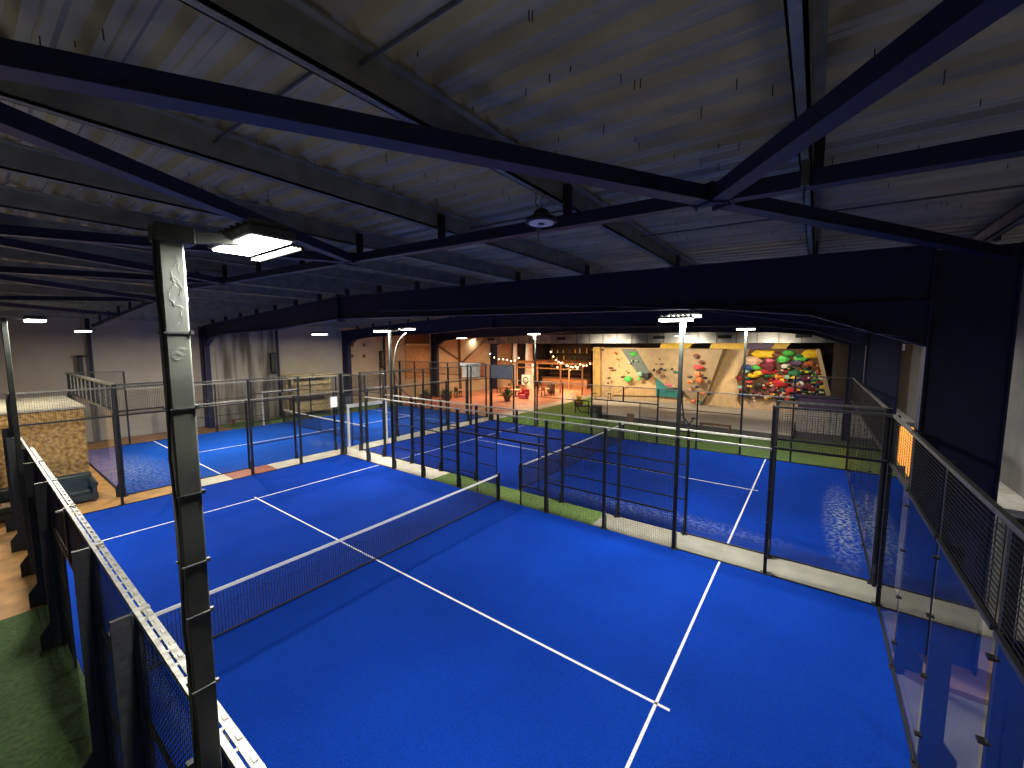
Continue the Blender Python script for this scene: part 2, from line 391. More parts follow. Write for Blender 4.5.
brace((-1.4, -1.2), (3.6, 2.35), 'bright edged blue brace climbing from the joint to the top right')
brace((-1.4, 5.45), (3.6, 8.5), 'second long blue brace on the left, dropping towards the near floodlight')
brace((-1.4, 11.6), (3.6, 8.5), 'blue brace behind the near light pole rising slightly leftwards')
brace((-1.4, 11.6), (3.6, 14.65), 'fourth blue brace on the left, behind the near light pole')
brace((-1.4, 17.75), (3.6, 14.65), 'fifth blue brace on the left near the far ceiling')
brace((-1.4, 17.75), (3.6, 20.8), 'sixth blue brace on the left near the far ceiling')
brace((-1.4, 23.9), (3.6, 20.8), 'seventh blue brace on the left near the far ceiling')
brace((-1.4, 23.9), (3.6, 26.9), 'farthest blue brace on the left above the wooden hut')
# sag rods between purlins
def rod(a, b, lab): tag(MB().tube([a, b], .014, 6).build('sag_rod', 'dark_galv'), lab, 'rod', 'sag rods')
for (p, q, y1, y2, lab) in (((360, 94), (536, 0), py[2], py[1], 'thin steel sag rod between purlins near the top of the ceiling'),
                            ((216, 182), (302, 130), py[3], py[2], 'thin steel sag rod above the near light pole'),
                            ((470, 248), (560, 229), py[3], py[2], 'thin steel sag rod left of the round lamp'),
                            ((640, 240), (985, 190), py[2], py[0], 'thin steel sag rod behind the roof joint on the right')):
    d1 = ony(*p, y1)
    rod((d1.x, y1, roofz(y1, 7.14)), (d1.x, y2, roofz(y2, 7.14)), lab)
# cable slung under the first beam
pts = [onx(px, pyy, 8.40) for px, pyy in ((905, 337), (860, 331), (780, 320), (690, 309), (600, 306), (520, 307), (430, 310), (380, 311))]
tag(MB().tube(pts, .012, 6).build('overhead_cable', 'dark_galv'), 'thin grey cable slung along the underside of the big navy beam', 'cable')
# high-bay lamp
p = V((3.22, 4.09, 6.80))
t = thing('high_bay_lamp', 'round black industrial lamp, switched off, hanging under the ceiling purlin', 'lamp', p)
MB().lathe(p, [(.02, .13), (.05, .125), (.085, .10), (.10, .05), (.175, .02), (.185, -.02), (.17, -.03)], 28).build('housing', 'plastic_black', t, smooth=False)
MB().lathe(p+V((0, 0, -.036)), [(.145, .0), (.145, .008), (.05, .008)], 28).build('lens', 'led_off', t)
MB().lathe(p+V((0, 0, -.045)), [(.04, 0), (.04, .02)], 16).build('sensor', 'plastic_black', t)
MB().tube([p+V((0,0,.12)), p+V((.0,0,.18)), p+V((-.03,.0,.20)), p+V((0,0,.23)), (p.x, py[2], roofz(py[2], 7.0))], .006, 6).build('hook', 'dark_galv', t)
MB().tube([p+V((-.06,0,.10)), p+V((-.12,0,.16)), p+V((-.11,0,.27))], .006, 6).build('power_cord', 'plastic_black', t)
for (px, pyy, lab) in ((806, 170, 'small grey sensor box clipped to the tie beam right of the roof joint'), (541, 233, 'small grey clip hanging from the tie beam beside the round lamp')):
    q = onx(px, pyy, 3.56); q.z = tz(q.y)-.02
    t = thing('sensor_box', lab, 'sensor', q)
    MB().box((3.49, q.y-.03, q.z-.05), (3.535, q.y+.03, q.z+.16)).build('case', 'dark_galv', t)
    MB().tube([(3.51, q.y, q.z-.05), (3.51, q.y, q.z-.16), (3.56, q.y, q.z-.18)], .006, 6).build('wire', 'plastic_black', t)

# wall posts on the back wall
for x, lab in ((3.4, 'slim dark steel wall post left of the leaning near light pole'), (13.2, 'slim dark steel wall post between the two blue wall columns'), (22.6, 'slim dark steel wall post behind the far light pole')):
    t = thing('wall_post', lab, 'post', (x, YB-.1, 0), 'wall posts')
    mb = MB(); mb.box((x-.09, YB-.2, -.02), (x+.09, YB-.185, 6.9)); mb.box((x-.012, YB-.2, -.02), (x+.012, YB, 6.9)); mb.build('section', 'navy', t)
    mb = MB(); mb.box((x-.5, YB-.3, 3.3), (x-.32, YB-.02, 4.8)); mb.box((x-.6, YB-.3, 4.72), (x-.09, YB-.2, 4.82)); mb.box((x-.6, YB-.3, 3.3), (x-.09, YB-.2, 3.4)); mb.build('bracket_box', 'plastic_black', t)

# ================================================================== COURTS
def carpet(name, label, x0, y0, x1, y1, m, lines):
    t = thing(name, label, 'court', ((x0+x1)/2, (y0+y1)/2, 0))
    MB().box((x0, y0, -.02), (x1, y1, .006)).build('turf', m, t)
    for (a, b, c, d) in lines: MB().box((a, b, .004), (c, d, .009)).build('court_line', 'line_white', t)
W = .046
LY = [.15, 2.15, 4.2, 6.2, 8.2, 10.15, 12.1, 14.1, 16.0, 17.95, 19.9]
def longlines(x0, x1):
    c = (x0+x1)/2
    return [(x0, 3.1-W/2, x1, 3.1+W/2), (x0, 16.95-W/2, x1, 16.95+W/2), (c-W/2, 2.9, c+W/2, 17.15)]
carpet('padel_court', 'nearest blue padel court carpet with white lines filling the foreground', -.08, .15, 9.98, 19.9, 'turf_blue', longlines(-.08, 9.98))
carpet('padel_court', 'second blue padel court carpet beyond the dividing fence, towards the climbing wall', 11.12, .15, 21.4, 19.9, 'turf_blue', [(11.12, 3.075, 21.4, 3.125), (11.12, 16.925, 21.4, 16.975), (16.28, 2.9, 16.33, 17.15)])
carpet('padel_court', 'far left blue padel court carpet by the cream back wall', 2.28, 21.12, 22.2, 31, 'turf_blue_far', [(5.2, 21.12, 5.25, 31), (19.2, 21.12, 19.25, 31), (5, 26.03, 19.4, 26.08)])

def post_fn(h, ox, oy, s=.07, big=False):
    """fence post with a base that flares outwards (ox, oy = outward direction)"""
    def fn(mb):
        mb.box((-s/2, -s/2, -.01), (s/2, s/2, h))
        if True:
            d = V((ox, oy, 0)); u = V((-oy, ox, 0))
            a, b = (.30, .17) if big else (.17, .085)
            prof = [(.0, 0), (a, 0), (a, .30), (b, .48), (b, min(h, 3.0)), (.0, min(h, 3.0))]
            mb.prism([d*a+V((0,0,z))-u*.02 for a, z in prof], u*.04)
            mb.box((-.09, -.09, -.012), (.09, .09, .012))
    return fn
def clamp_fn(mb):
    mb.box((-.035, -.035, -.012), (.035, .035, .012))
def fence(label, axis, fixed, cuts, segs, out, cat='fence', rail='galv', name='court_fence', fine=.05, wt=.0045, capw=.05, frameless=False, big=False, su=None):
    """axis 'x' or 'y' = direction the fence runs; fixed = its other coordinate; out = +1/-1 outward side
    segs: one entry per bay: kind in glass4, glass3, mesh, gate"""
    def pt(u, z, o=0): return V((u, fixed+o, z)) if axis == 'x' else V((fixed+o, u, z))
    U = V((1,0,0)) if axis == 'x' else V((0,1,0)); Z = V((0,0,1)); od = (0, out) if axis == 'x' else (out, 0)
    t = thing(name, label, cat, pt((cuts[0]+cuts[-1])/2, 0))
    n = len(cuts)
    hs = []
    for i in range(n):
        near = [segs[j] for j in (i-1, i) if 0 <= j < n-1]
        hs.append(4.0 if any(s == 'glass4' for s in near) else 3.0)
    for i, u in enumerate(cuts):
        near = [segs[j] for j in (i-1, i) if 0 <= j < n-1]
        if frameless and 0 < i < n-1: continue
        if near.count('gate') == 2:
            MB().box(*[tuple(c) for c in (lambda a, b: ([min(a[k], b[k]) for k in range(3)], [max(a[k], b[k]) for k in range(3)]))(pt(u-.035, 2.18, -.035), pt(u+.035, 3.0, .035))]).build('short_post', 'post_steel', t)
            continue
        inst(('post', hs[i], od, big), post_fn(hs[i], *od, big=big), 'post', 'post_steel', t, pt(u, 0, out*(.05 if all('glass' in q for q in near) else 0)))
        if any('glass' in s for s in near):
            for z in (.45, 1.25, 2.05, 2.8): inst(('clamp',), clamp_fn, 'glass_clamp', 'black_steel', t, pt(u, z))
    for i, s in enumerate(segs):
        a, b = cuts[i]+.04, cuts[i+1]-.04; w = b-a
        if 'glass' in s:
            mb = MB(); mb.v = [tuple(pt(a+.005, .02)), tuple(pt(b-.005, .02)), tuple(pt(b-.005, 2.98)), tuple(pt(a+.005, 2.98))]; mb.f = [(0, 1, 2, 3)]
            mb.build('glass_panel', 'glass', t)
            MB().bar(pt(a, .012), pt(b, .012), .04, .03).build('sill', 'post_steel', t)
        def gridinst(u0, z0, w, h):
            key = ('grid', axis, round(w, 3), round(h, 3), fine, wt, su)
            inst(key, lambda mb: mb.grid((0,0,0), U, Z, w, h, su or fine, fine, wt), 'mesh_panel', 'black_steel', t, pt(u0, z0))
        if s == 'glass4':
            gridinst(a, 3.08, w, .86)
            MB().bar(pt(a, 3.04), pt(b, 3.04), .05, .05).build('mid_rail', 'post_steel', t)
            MB().bar(pt(a-.04, 3.98), pt(b+.04, 3.98), .05, .05).build('top_rail', 'dark_galv', t)
        if s == 'mesh':
            gridinst(a, .03, w, 2.93)
            for z in (1.0, 2.0): MB().bar(pt(a, z), pt(b, z), .03, .035).build('mid_rail', 'post_steel', t)
        if s == 'gate':
            gridinst(a, 2.22, w, .74)
            MB().bar(pt(cuts[i], 2.16), pt(cuts[i+1], 2.16), .06, .06).build('lintel', 'post_steel', t)
            first = i == segs.index('gate')
            g = a if first else cuts[i]+.95; e = cuts[i]+.98 if first else b
            gridinst(g, .03, e-g, 2.1)
            edge = e if first else g
            MB().bar(pt(edge, 0), pt(edge, 2.14), .035, .035, (1, 0, 0)).build('gate_jamb', 'post_steel', t)
            for z in (.7, 1.4): MB().bar(pt(g, z), pt(e, z), .025, .025).build('mid_rail', 'post_steel', t)
        if s in ('mesh', 'gate', 'glass3'):
            MB().bar(pt(a-.04, 3.0), pt(b+.04, 3.0), capw, .045).build('top_rail', rail, t)
    return t, pt
SEG = ['glass4', 'glass3', 'mesh', 'mesh', 'gate', 'gate', 'mesh', 'mesh', 'glass3', 'glass4']
tl, ptl = fence('long black mesh side fence with light capping rail, nearest on the left', 'y', -.13, LY[1:], SEG[1:], -1, capw=.035, big=True, rail='galv_dull')
# double capping: inner perforated plate with raised lugs, and clamps
mb = MB(); mb.box((-.088, 2.2, 2.985), (-.035, 16.0, 2.997))
y = 2.3
while y < 16: mb.box((-.115, y, 2.985), (-.085, y+.025, 2.997)); mb.box((-.07, y+.06, 2.997), (-.045, y+.12, 3.008)); y += .22
mb.build('capping_plate', 'galv_dull', tl)
for y in LY[3:8]:
    mb = MB(); mb.bar((-.24, y, 2.97), (-.04, y, 2.97), .03, .025, (0,0,1)); mb.box((-.15, y-.025, 3.0), (-.035, y+.025, 3.02)); mb.build('rail_clamp', 'galv_dull', tl)
fence('long black side fence between the two nearest courts, on the near court', 'y', 10.0, LY, SEG, 1)
fence('long black side fence between the two nearest courts, on the second court', 'y', 11.1, LY, SEG, -1)
tf, _ = fence('black side fence of the second court facing the climbing wall', 'y', 21.45, LY, SEG, 1)
MB().box((21.40, 18.0, 3.06), (21.42, 19.86, 3.96)).build('grey_panel', 'panel_grey', tf)
E5 = ['glass4']*5
fence('glass end wall with dark mesh top rail at the right edge, nearest', 'x', .15, [.0, 2.0, 4.0, 6.0, 8.0, 10.0], E5, -1, cat='glass wall', name='court_end_wall', wt=.0065, big=True, su=.2)
fence('glass end wall of the second court, in front of the dark wall on the right', 'x', .15, [11.1, 13.2, 15.25, 17.3, 19.4, 21.45], E5, -1, cat='glass wall', name='court_end_wall')
fence('glass end wall closing the far end of the nearest court', 'x', 19.9, [-.13, 2.0, 4.0, 6.0, 8.0, 10.0], E5, 1, cat='glass wall', name='court_end_wall')
fence('glass end wall closing the far end of the second court', 'x', 19.9, [11.1, 13.2, 15.25, 17.3, 19.4, 21.45], E5, 1, cat='glass wall', name='court_end_wall')
LX = [2.25+v for v in (0, 2, 4.05, 6.05, 8.05, 10, 11.95, 13.95, 15.95, 18, 20)]
fence('near side fence of the far left court, behind the pale floor strip', 'x', 21.1, LX, SEG, -1)
fence('far side fence of the far left court, against the cream back wall', 'x', 31.05, LX, SEG, 1)
tw, _ = fence('glass end wall of the far left court beside the wooden hut', 'y', 2.25, [21.1, 23.1, 25.1, 27.1, 29.1, 31.05], E5, -1, cat='glass wall', name='court_end_wall', frameless=True)
mb = MB(); mb.box((2.12, 21.1, 3.96), (2.30, 31.05, 4.02)); mb.box((2.18, 21.1, 2.98), (2.32, 31.05, 3.03)); mb.build('capping', 'galv_dull', tw)
mb = MB()
y = 21.6
while y < 31: mb.box((2.20, y-.018, 3.03), (2.24, y+.018, 3.96)); y += .98
mb.build('uprights', 'galv_dull', tw)
te, _ = fence('glass end wall of the far left court nearest the bar', 'y', 22.25, [21.1, 23.1, 25.1, 27.1, 29.1, 31.05], E5, 1, cat='glass wall', name='court_end_wall')
MB().box((22.20, 21.6, 2.9), (22.22, 23.4, 3.75)).build('white_panel', 'panel_white', te)
MB().box((22.16, 21.5, 3.80), (22.30, 23.6, 4.0)).build('white_capping', 'white_paint', te)

# white painted door frames of the far court
for (y, lab) in ((20.98, 'white painted gate frame on the near side of the far left court'), (31.2, 'white painted gate frame on the far side of the far left court')):
    t = thing('gate_frame', lab, 'gate frame', (12.2, y, 0))
    for x in (11.0, 13.35): MB().box((x-.05, y-.05, -.02), (x+.05, y+.05, 2.1)).build('jamb', 'white_paint', t, bevel=.01)
    MB().box((10.95, y-.08, 2.1), (13.4, y+.08, 2.26)).build('lintel', 'white_paint', t, bevel=.01)
# nets
def net(label, axis, fixed, a, b):
    def pt(u, z, o=0): return V((u, fixed+o, z)) if axis == 'x' else V((fixed+o, u, z))
    U = V((1,0,0)) if axis == 'x' else V((0,1,0)); m = (a+b)/2
    t = thing('court_net', label, 'net', pt(m, 0))
    MB().grid(pt(a+.1, .03), U, V((0,0,1)), b-a-.2, .84, .055, .055, .007).build('net_mesh', 'net_black', t)
    mb = MB(); mb.bar(pt(a+.08, .90), pt(m, .875), .022, .06); mb.bar(pt(m, .875), pt(b-.08, .90), .022, .06); mb.build('top_band', 'net_white', t)
    MB().bar(pt(a+.1, .03), pt(b-.1, .03), .03, .03).build('bottom_cord', 'net_black', t)
    for u in (a+.06, b-.06):
        mb = MB(); mb.bar(pt(u, 0), pt(u, .96), .09, .09, (1, 0, 0)); mb.bar(pt(u, -.01), pt(u, .02), .2, .2, (1, 0, 0)); mb.build('net_post', 'black_steel', t)
    MB().bar(pt(a+.06, .5, .06), pt(a+.06, .7, .09), .03, .03, (1,0,0)).build('crank', 'dark_galv', t)
net('black net with white top band across the nearest court', 'x', 10.05, -.06, 9.95)
net('black net with white top band across the second court', 'x', 10.05, 11.15, 21.4)
net('black net with white top band across the far left court', 'y', 12.2, 21.15, 31)

# ================================================================== COURT LIGHT POLES
LIGHTS = []
def area(loc, sx, sy, power, color=(1, .96, .88), rot=(0, 0, 0), name='area_light', spread=math.pi):
    l = bpy.data.lights.new(name, 'AREA'); l.shape = 'RECTANGLE'; l.size = sx; l.size_y = sy; l.energy = power; l.color = color; l.spread = spread
    o = bpy.data.objects.new(name, l); col.objects.link(o); o.location = loc; o.rotation_euler = rot; return o
def head(t, c, led, w=.30, l=.62, name='lamp_head', lt=.045):
    """flat LED floodlight: housing, fins and a glowing panel"""
    c = V(c)
    h = MB().box((c.x-w/2-.02, c.y-l/2-.02, c.z), (c.x+w/2+.02, c.y+l/2+.02, c.z+.05)).build(name, 'dark_galv', t, bevel=.01)
    MB().box((c.x-w/2, c.y-l/2, c.z-lt), (c.x+w/2, c.y+l/2, c.z)).build('led_panel', led, h)
    mb = MB()
    for k in range(7): mb.box((c.x-w/2, c.y-l/2+.03+k*(l-.06)/6-.006, c.z+.05), (c.x+w/2, c.y-l/2+.03+k*(l-.06)/6+.006, c.z+.09))
    mb.build('cooling_fins', 'dark_galv', h)
    return h
def pole(label, x, y, side, led, power, top=5.95, s=.09, base=0, m='pole_steel', hd=(.46, .05, .30, .62), heads=None):
    t = thing('court_light_pole', label, 'light pole', (x, y, 0))
    MB().box((x-s/2, y-s/2, base-.012), (x+s/2, y+s/2, top)).build('pole', m, t, bevel=.008)
    for (dx, dy, dz) in heads or ():
        MB().bar((x, y, top-.03), (x+dx, y+dy, top+dz+.02), .05, .05).build('arm', 'dark_galv', t)
        head(t, (x+dx, y+dy, top+dz), led, .30, .75, lt=.06)
        area((x+dx, y+dy, top+dz-.075), .30, .75, power)
    for sd in (side if not heads else ()):
        MB().bar((x, y, top-.03), (x+sd*.5, y, top+.04), .05, .05).build('arm', 'dark_galv', t)
        head(t, (x+sd*hd[0], y+hd[1], top-.02+(.02 if led == 'led' else 0)), led, hd[2], hd[3], lt=.008 if led == 'led' else .045)
        area((x+sd*hd[0], y+hd[1], top-.075), hd[2], hd[3], power)
    return t
PW = 440
xn = -.252; yn = 4.0
tp = pole('tall dark light pole close to the camera on the left, with bright floodlight', xn, yn, [1], 'led', PW, top=5.92, s=.10, hd=(.37, .02, .19, .53))
# second fin bank with a painted glow beside the near floodlight, clamps, cables, cobwebs
mb = MB()
for k in range(3): mb.box((.222+k*.02, 3.76, 5.888), (.230+k*.02, 4.28, 5.90))
mb.build('glare_louvre', 'fin_glow', tp)
MB().box((xn-.06, yn-.06, 5.86), (xn+.10, yn+.06, 5.945)).build('cap', 'pole_steel', tp, bevel=.01)
for pyy in (333, 409, 497, 569, 622, 700):
    z = ony(190, pyy, yn-.08).z
    mb = MB(); mb.box((xn-.055, yn-.055, z-.004), (xn+.055, yn+.055, z+.004)); mb.cbox((xn+.055, yn-.05, z+.003), (.014, .016, .02)); mb.build('cable_tie', 'dark_galv' if pyy in (569, 622, 700) else 'black_steel', tp)
mb = MB(); z = 5.9; pts = []
k = 0
while z > .3: pts.append((xn-.056-.008*math.sin(k*1.3), yn-.03, z)); z -= .18; k += 1
mb.tube(pts, .007, 6); mb.build('power_cable', 'plastic_black', tp)
mb = MB(); rr = random.Random(3)
yf = yn-.0515
for k in range(15):
    za = rr.uniform(5.45, 5.80); xa = xn+rr.uniform(-.01, .045); q = [(xa, yf, za)]
    for j in range(4): q.append((min(xn+.05, max(xn-.04, q[-1][0]+rr.uniform(-.02, .025))), yf, q[-1][2]-rr.uniform(.0, .04)))
    mb.tube(q, .0006, 4)
for zc, xc in ((5.32, xn-.01), (5.34, xn+.01)):
    for r in (.012, .02): mb.tube([(xc+r*math.cos(a), yf, zc+r*math.sin(a)) for a in [i*.7 for i in range(9)]], .0006, 4)
tag(mb.build('cobweb', 'cobweb', tp), 'pale cobweb strands stuck to the pole', kind='stuff')
pole('light pole at the far end of the left fence, lamp lit', -.25, 16.0, [1], 'led_far', PW, top=5.97)
def cable_to(t, pts, r=.022):
    P = [V(p) for p in pts]; out = []
    for i in range(len(P)-1):
        p0 = P[max(i-1, 0)]; p1 = P[i]; p2 = P[i+1]; p3 = P[min(i+2, len(P)-1)]
        for k in range(6):
            u = k/6; out.append(.5*((2*p1)+(p2-p0)*u+(2*p0-5*p1+4*p2-p3)*u*u+(3*p1-p0-3*p2+p3)*u**3))
    out.append(P[-1]); MB().tube(out, r, 8).build('conduit', 'dark_galv', t, smooth=True)
t = pole('light pole with two lit heads on the dividing fence, in front of the climbing wall', 10.03, 4.22, [-1, 1], 'led_far', PW*.8, top=6.02, heads=[(-.20, .10, .0), (.42, .05, .12)])
cable_to(t, [(10.5, 4.25, 5.95), (10.22, 4.24, 5.3), (10.18, 4.22, 4.5), (10.25, 4.2, 3.9), (10.6, 4.2, 3.3), (11.08, 4.2, 3.03)])
t = pole('light pole with two lit heads at the far part of the dividing fence', 10.03, 16.02, [-1, 1], 'led_far', PW*.8, top=5.97, heads=[(-.30, .10, .0), (.95, .05, .12)])
cable_to(t, [(10.95, 16.1, 5.9), (10.5, 16.1, 5.5), (10.3, 16.1, 4.8), (10.25, 16.05, 4.2), (10.5, 16, 3.5), (11.08, 16, 3.03)])
pole('light pole of the second court standing before the wall of coloured holds', 21.5, 4.2, [-1], 'led_far', PW, top=6.14, heads=[(-.15, 0, 0)])
t = pole('light pole of the second court rising in front of the bar', 21.5, 16.2, [-1], 'led_far', PW, top=6.10, heads=[(-.15, 0, 0)])
cable_to(t, [(21.1, 16.2, 6.0), (21.35, 16.1, 5.5), (21.0, 15.9, 4.6), (21.2, 16.0, 3.9), (21.45, 16.1, 3.2)], .025)
# suspended LED bars over the far left court
for (p, lab) in (((2.05, 24.5, 5.92), 'lit LED bar hanging above the far left court beside the wooden hut'), ((10.2, 22.0, 5.93), 'lit LED bar hanging above the middle of the far left court'),
                 ((26.5, 27.5, 6.0), 'small lit LED bar hanging by the third portal frame'), ((31.0, 9.5, 6.05), 'small lit LED bar hanging above the gym duct')):
    p = V(p); t = thing('hanging_light', lab, 'lamp', p)
    head(t, p, 'led_far', .35, .9)
    for dy in (-.35, .35): MB().tube([p+V((0, dy, .05)), (p.x, p.y+dy, roofz(p.y+dy, 7.27))], .008, 5).build('hanger', 'dark_galv', t)
    area(p-V((0, 0, .03)), .35, .9, 420 if p.x < 20 else 160)

# ================================================================== LEFT LOUNGE
t = thing('wooden_hut', 'chipboard clad hut with pale flat roof beside the far left court', 'hut', (-.6, 22.6, 0))
MB().box((-2.9, 22.6, -.02), (1.62, 27.6, 3.12)).build('cladding', 'osb', t)
MB().box((-2.95, 22.5, 3.12), (1.68, 27.8, 3.18)).build('flat_roof', 'roof_board', t)
def sofa(x0, x1, y, lab):
    t = thing('leather_sofa', lab, 'sofa', ((x0+x1)/2, y, 0))
    MB().box((x0, y-.42, .08), (x1, y+.4, .30)).build('base', 'leather', t, bevel=.04)
    n = 2; w = (x1-x0-.36)/n
    for k in range(n): MB().box((x0+.18+k*w+.01, y-.46, .30), (x0+.18+(k+1)*w-.01, y+.2, .46)).build('seat_cushion', 'leather', t, bevel=.05)
    b = MB()
    P = [(y+.12, .42), (y+.40, .3), (y+.44, .86), (y+.36, .92), (y+.24, .90), (y+.2, .84)]
    b.prism([(x0+.05, a, z) for a, z in P], (x1-x0-.1, 0, 0))
    bk = b.build('backrest', 'leather', t, bevel=.03)
    b = MB()
    for i in range(9):
        for j in range(2): b.blob((x0+.22+i*(x1-x0-.44)/8, y+.165-.02*(j), .60+j*.14), (.018, .014, .018), i, 0, 6, 4)
    b.build('tuft_button', 'leather', bk)
    for xa in (x0, x1-.18):
        mb = MB(); mb.box((xa+.03, y-.45, .08), (xa+.15, y+.38, .56)); mb.tube([(xa+.09, y-.47, .60), (xa+.09, y+.4, .66)], .10, 12); mb.build('armrest', 'leather', t, bevel=.0)
    for xa in (x0+.08, x1-.08):
        for ya in (y-.36, y+.32): MB().lathe((xa, ya, -.02), [(.02, 0), (.03, .11)], 8).build('leg', 'wood_dark', t)
    return t
sofa(.10, 1.62, 21.6, 'dark green buttoned leather sofa against the chipboard hut, right one')
sofa(-1.85, -.02, 21.3, 'dark green leather sofa holding a cream blanket at the left edge')
mb = MB(); mb.box((-.85, 20.86, .46), (-.25, 21.3, .53)); tag(mb.build('folded_blanket', 'cream_cloth', None, bevel=.03), 'folded cream blanket lying on the left leather sofa', 'blanket')
tag(MB().blob((-.78, 20.80, .535), (.22, .18, .07), 4, .15, 12, 8).build('cushion', 'pink', None, smooth=True), 'flat pink cushion on the seat of the left leather sofa', 'cushion') if False else None
MBc = MB(); MBc.box((-.95, 20.88, .53), (-.48, 21.1, .58)); tag(MBc.build('folded_towel', 'pink', None, bevel=.025), 'folded red pink towel lying on the cream blanket', 'towel')

# storage rack at the back wall
t = thing('storage_rack', 'wooden storage rack stacked with boards against the cream back wall', 'rack', (14.9, 32.6, 0))
for x in (13.5, 16.4):
    MB().box((x-.06, 32.2, -.02), (x+.06, 32.32, 2.95)).build('upright', 'pallet_wood', t); MB().box((x-.06, 33.1, -.02), (x+.06, 33.22, 2.95)).build('upright', 'pallet_wood', t)
for z in (.35, 1.5, 2.9): MB().box((13.2, 32.1, z), (16.8, 33.3, z+.08)).build('shelf', 'pallet_wood', t)
MB().box((13.6, 32.16, .45), (16.3, 32.2, 1.15)).build('front_panel', 'pallet_wood', t)
MB().box((13.6, 32.16, 1.75), (16.3, 32.2, 2.65)).build('front_panel', 'pallet_wood', t)
for (x0, x1, z, m, lab) in ((13.1, 15.0, 2.98, 'pallet_wood', 'stack of pale boards on top of the rack, left half'), (15.1, 16.9, 2.98, 'pallet_wood', 'stack of pale boards on top of the rack, right half')):
    mb = MB()
    for k in range(3): mb.box((x0+.02*k, 32.2, z+k*.06), (x1-.03*k, 33.2, z+k*.06+.05))
    tag(mb.build('board_stack', m), lab, 'boards')
for x, lab in ((10.0, 'small low wooden bench left of the white far gate frame'), (17.6, 'small low wooden bench right of the storage rack')):
    t = thing('low_bench', lab, 'bench', (x, 32.2, 0))
    MB().box((x-.5, 32.0, .42), (x+.5, 32.4, .47)).build('seat', 'wood_dark', t)
    for dx in (-.4, .4): MB().box((x+dx-.04, 32.05, -.02), (x+dx+.04, 32.35, .42)).build('leg', 'wood_dark', t)
p = ony(335, 402, 19.84); t = tag(MB().cbox((p.x-.03, 19.893, p.z), (.34, .01, .50)).build('notice_sheet', 'paper'), 'white notice sheet on the corner post at the far end of the near court', 'notice')
# wall details: dark stains are procedural streaks of a stained panel, wall plaques
for k, (px, pyy) in enumerate(((352, 345), (364, 345), (352, 356), (364, 356))):
    p = ony(px, pyy, YB-.02)
    tag(MB().cbox((p.x, YB-.02, p.z), (.28, .04, .28)).build('wall_vent', 'wood_dark'), ['upper left', 'upper right', 'lower left', 'lower right'][k]+' of four small brown wall vents right of the blue column', 'vent', 'small wall vents')
# streaked damp patch panel
m = bpy.data.materials.new('damp'); m.use_nodes = True; nt = m.node_tree; b = nt.nodes['Principled BSDF']; b.inputs['Roughness'].default_value = .9
tc = nt.nodes.new('ShaderNodeNewGeometry'); mp = nt.nodes.new('ShaderNodeMapping'); mp.inputs['Scale'].default_value = (1.6, 1, .16)
nz = nt.nodes.new('ShaderNodeTexNoise'); nz.inputs['Scale'].default_value = 1.3; nz.inputs['Detail'].default_value = 6
rp = nt.nodes.new('ShaderNodeValToRGB'); rp.color_ramp.elements[0].position = .42; rp.color_ramp.elements[0].color = (.13, .115, .09, 1); rp.color_ramp.elements[1].position = .6; rp.color_ramp.elements[1].color = (.40, .36, .30, 1)
nt.links.new(tc.outputs['Position'], mp.inputs['Vector']); nt.links.new(mp.outputs['Vector'], nz.inputs['Vector']); nt.links.new(nz.outputs['Fac'], rp.inputs['Fac']); nt.links.new(rp.outputs['Color'], b.inputs['Base Color']); MATS['damp'] = m
a = ony(215, 400, YB); c = ony(272, 345, YB)
struct('wall_back_stained', MB().box((9.3, YB-.012, 0), (13.0, YB, 6.6)), 'damp')
# wood panelled wall and brown shutter behind the far court
a = ony(405, 345, YB-.05); c = ony(431, 383, YB-.05)
t = thing('wall_cladding', 'orange wood panelling with a timber ledge and brown upper part beside the third blue column', 'panelling', (26.8, YB-.1, 2.0))
MB().box((a.x, YB-.06, 2.0), (28.2, YB, 5.3)).build('lower_boards', 'wood', t)
MB().box((a.x, YB-.16, 5.3), (28.2, YB, 5.5)).build('ledge', 'pallet_wood', t)
MB().box((a.x, YB-.05, 5.5), (28.2, YB, 7.0)).build('upper_boards', 'wood_dark', t)
for (p, q, lab) in (((437, 345), (462, 362), 'dark red diagonal tube on the warm wall, left of the mid post'), ((487, 338), (463, 362), 'dark red diagonal tube on the warm wall, right of the mid post')):
    tag(MB().bar(ony(*p, YB-.15), ony(*q, YB-.15), .14).build('wall_brace', 'wood_dark'), lab, 'brace')
tag(MB().bar(ony(459, 338, YB-.15), ony(461, 400, YB-.15), .2).build('wall_mullion', 'wood_dark'), 'dark red vertical post where two diagonal tubes meet', 'post')

# ================================================================== GYM / CLIMBING WALL
XW = 36.0
mb = MB(); mb.prism([(27.2, 14.6, -.02), (XW-.4, 18.9, -.02), (XW-.4, 2.3, -.02), (26.6, 2.3, -.02)], (0, 0, .42))
t = thing('crash_mat', 'big beige padded crash mat in front of the climbing wall', 'mat', (30, 7, 0))
mb.build('pad', 'mat_grey', t)
mb = MB(); mb.bar((27.14, 14.6, .14), (26.56, 2.3, .14), .12, .30); mb.build('front_shade', 'shade_and_cone', t)  # dark strip painting the shadow along the mat's front edge
CW = thing('climbing_wall', 'plywood bouldering wall with overhanging facets and scattered holds', 'climbing wall', (XW, 12, .4))
def facet(name, pts, m, back=36.45, parent=CW):
    A = [onx(px, pyy, x) for px, pyy, x in pts]; B = [V((back, p.y, p.z)) for p in A]
    return MB().loft(A, B).build(name, m, parent)
facet('backing_panel', [(593.5, 347.5, 36), (750, 349, 36), (750, 410, 36), (593.5, 396, 36)], 'plywood')
facet('side_board', [(593, 347, 35.6), (600, 347, 35.6), (600, 396, 35.6), (593, 396, 35.6)], 'plywood_edge')
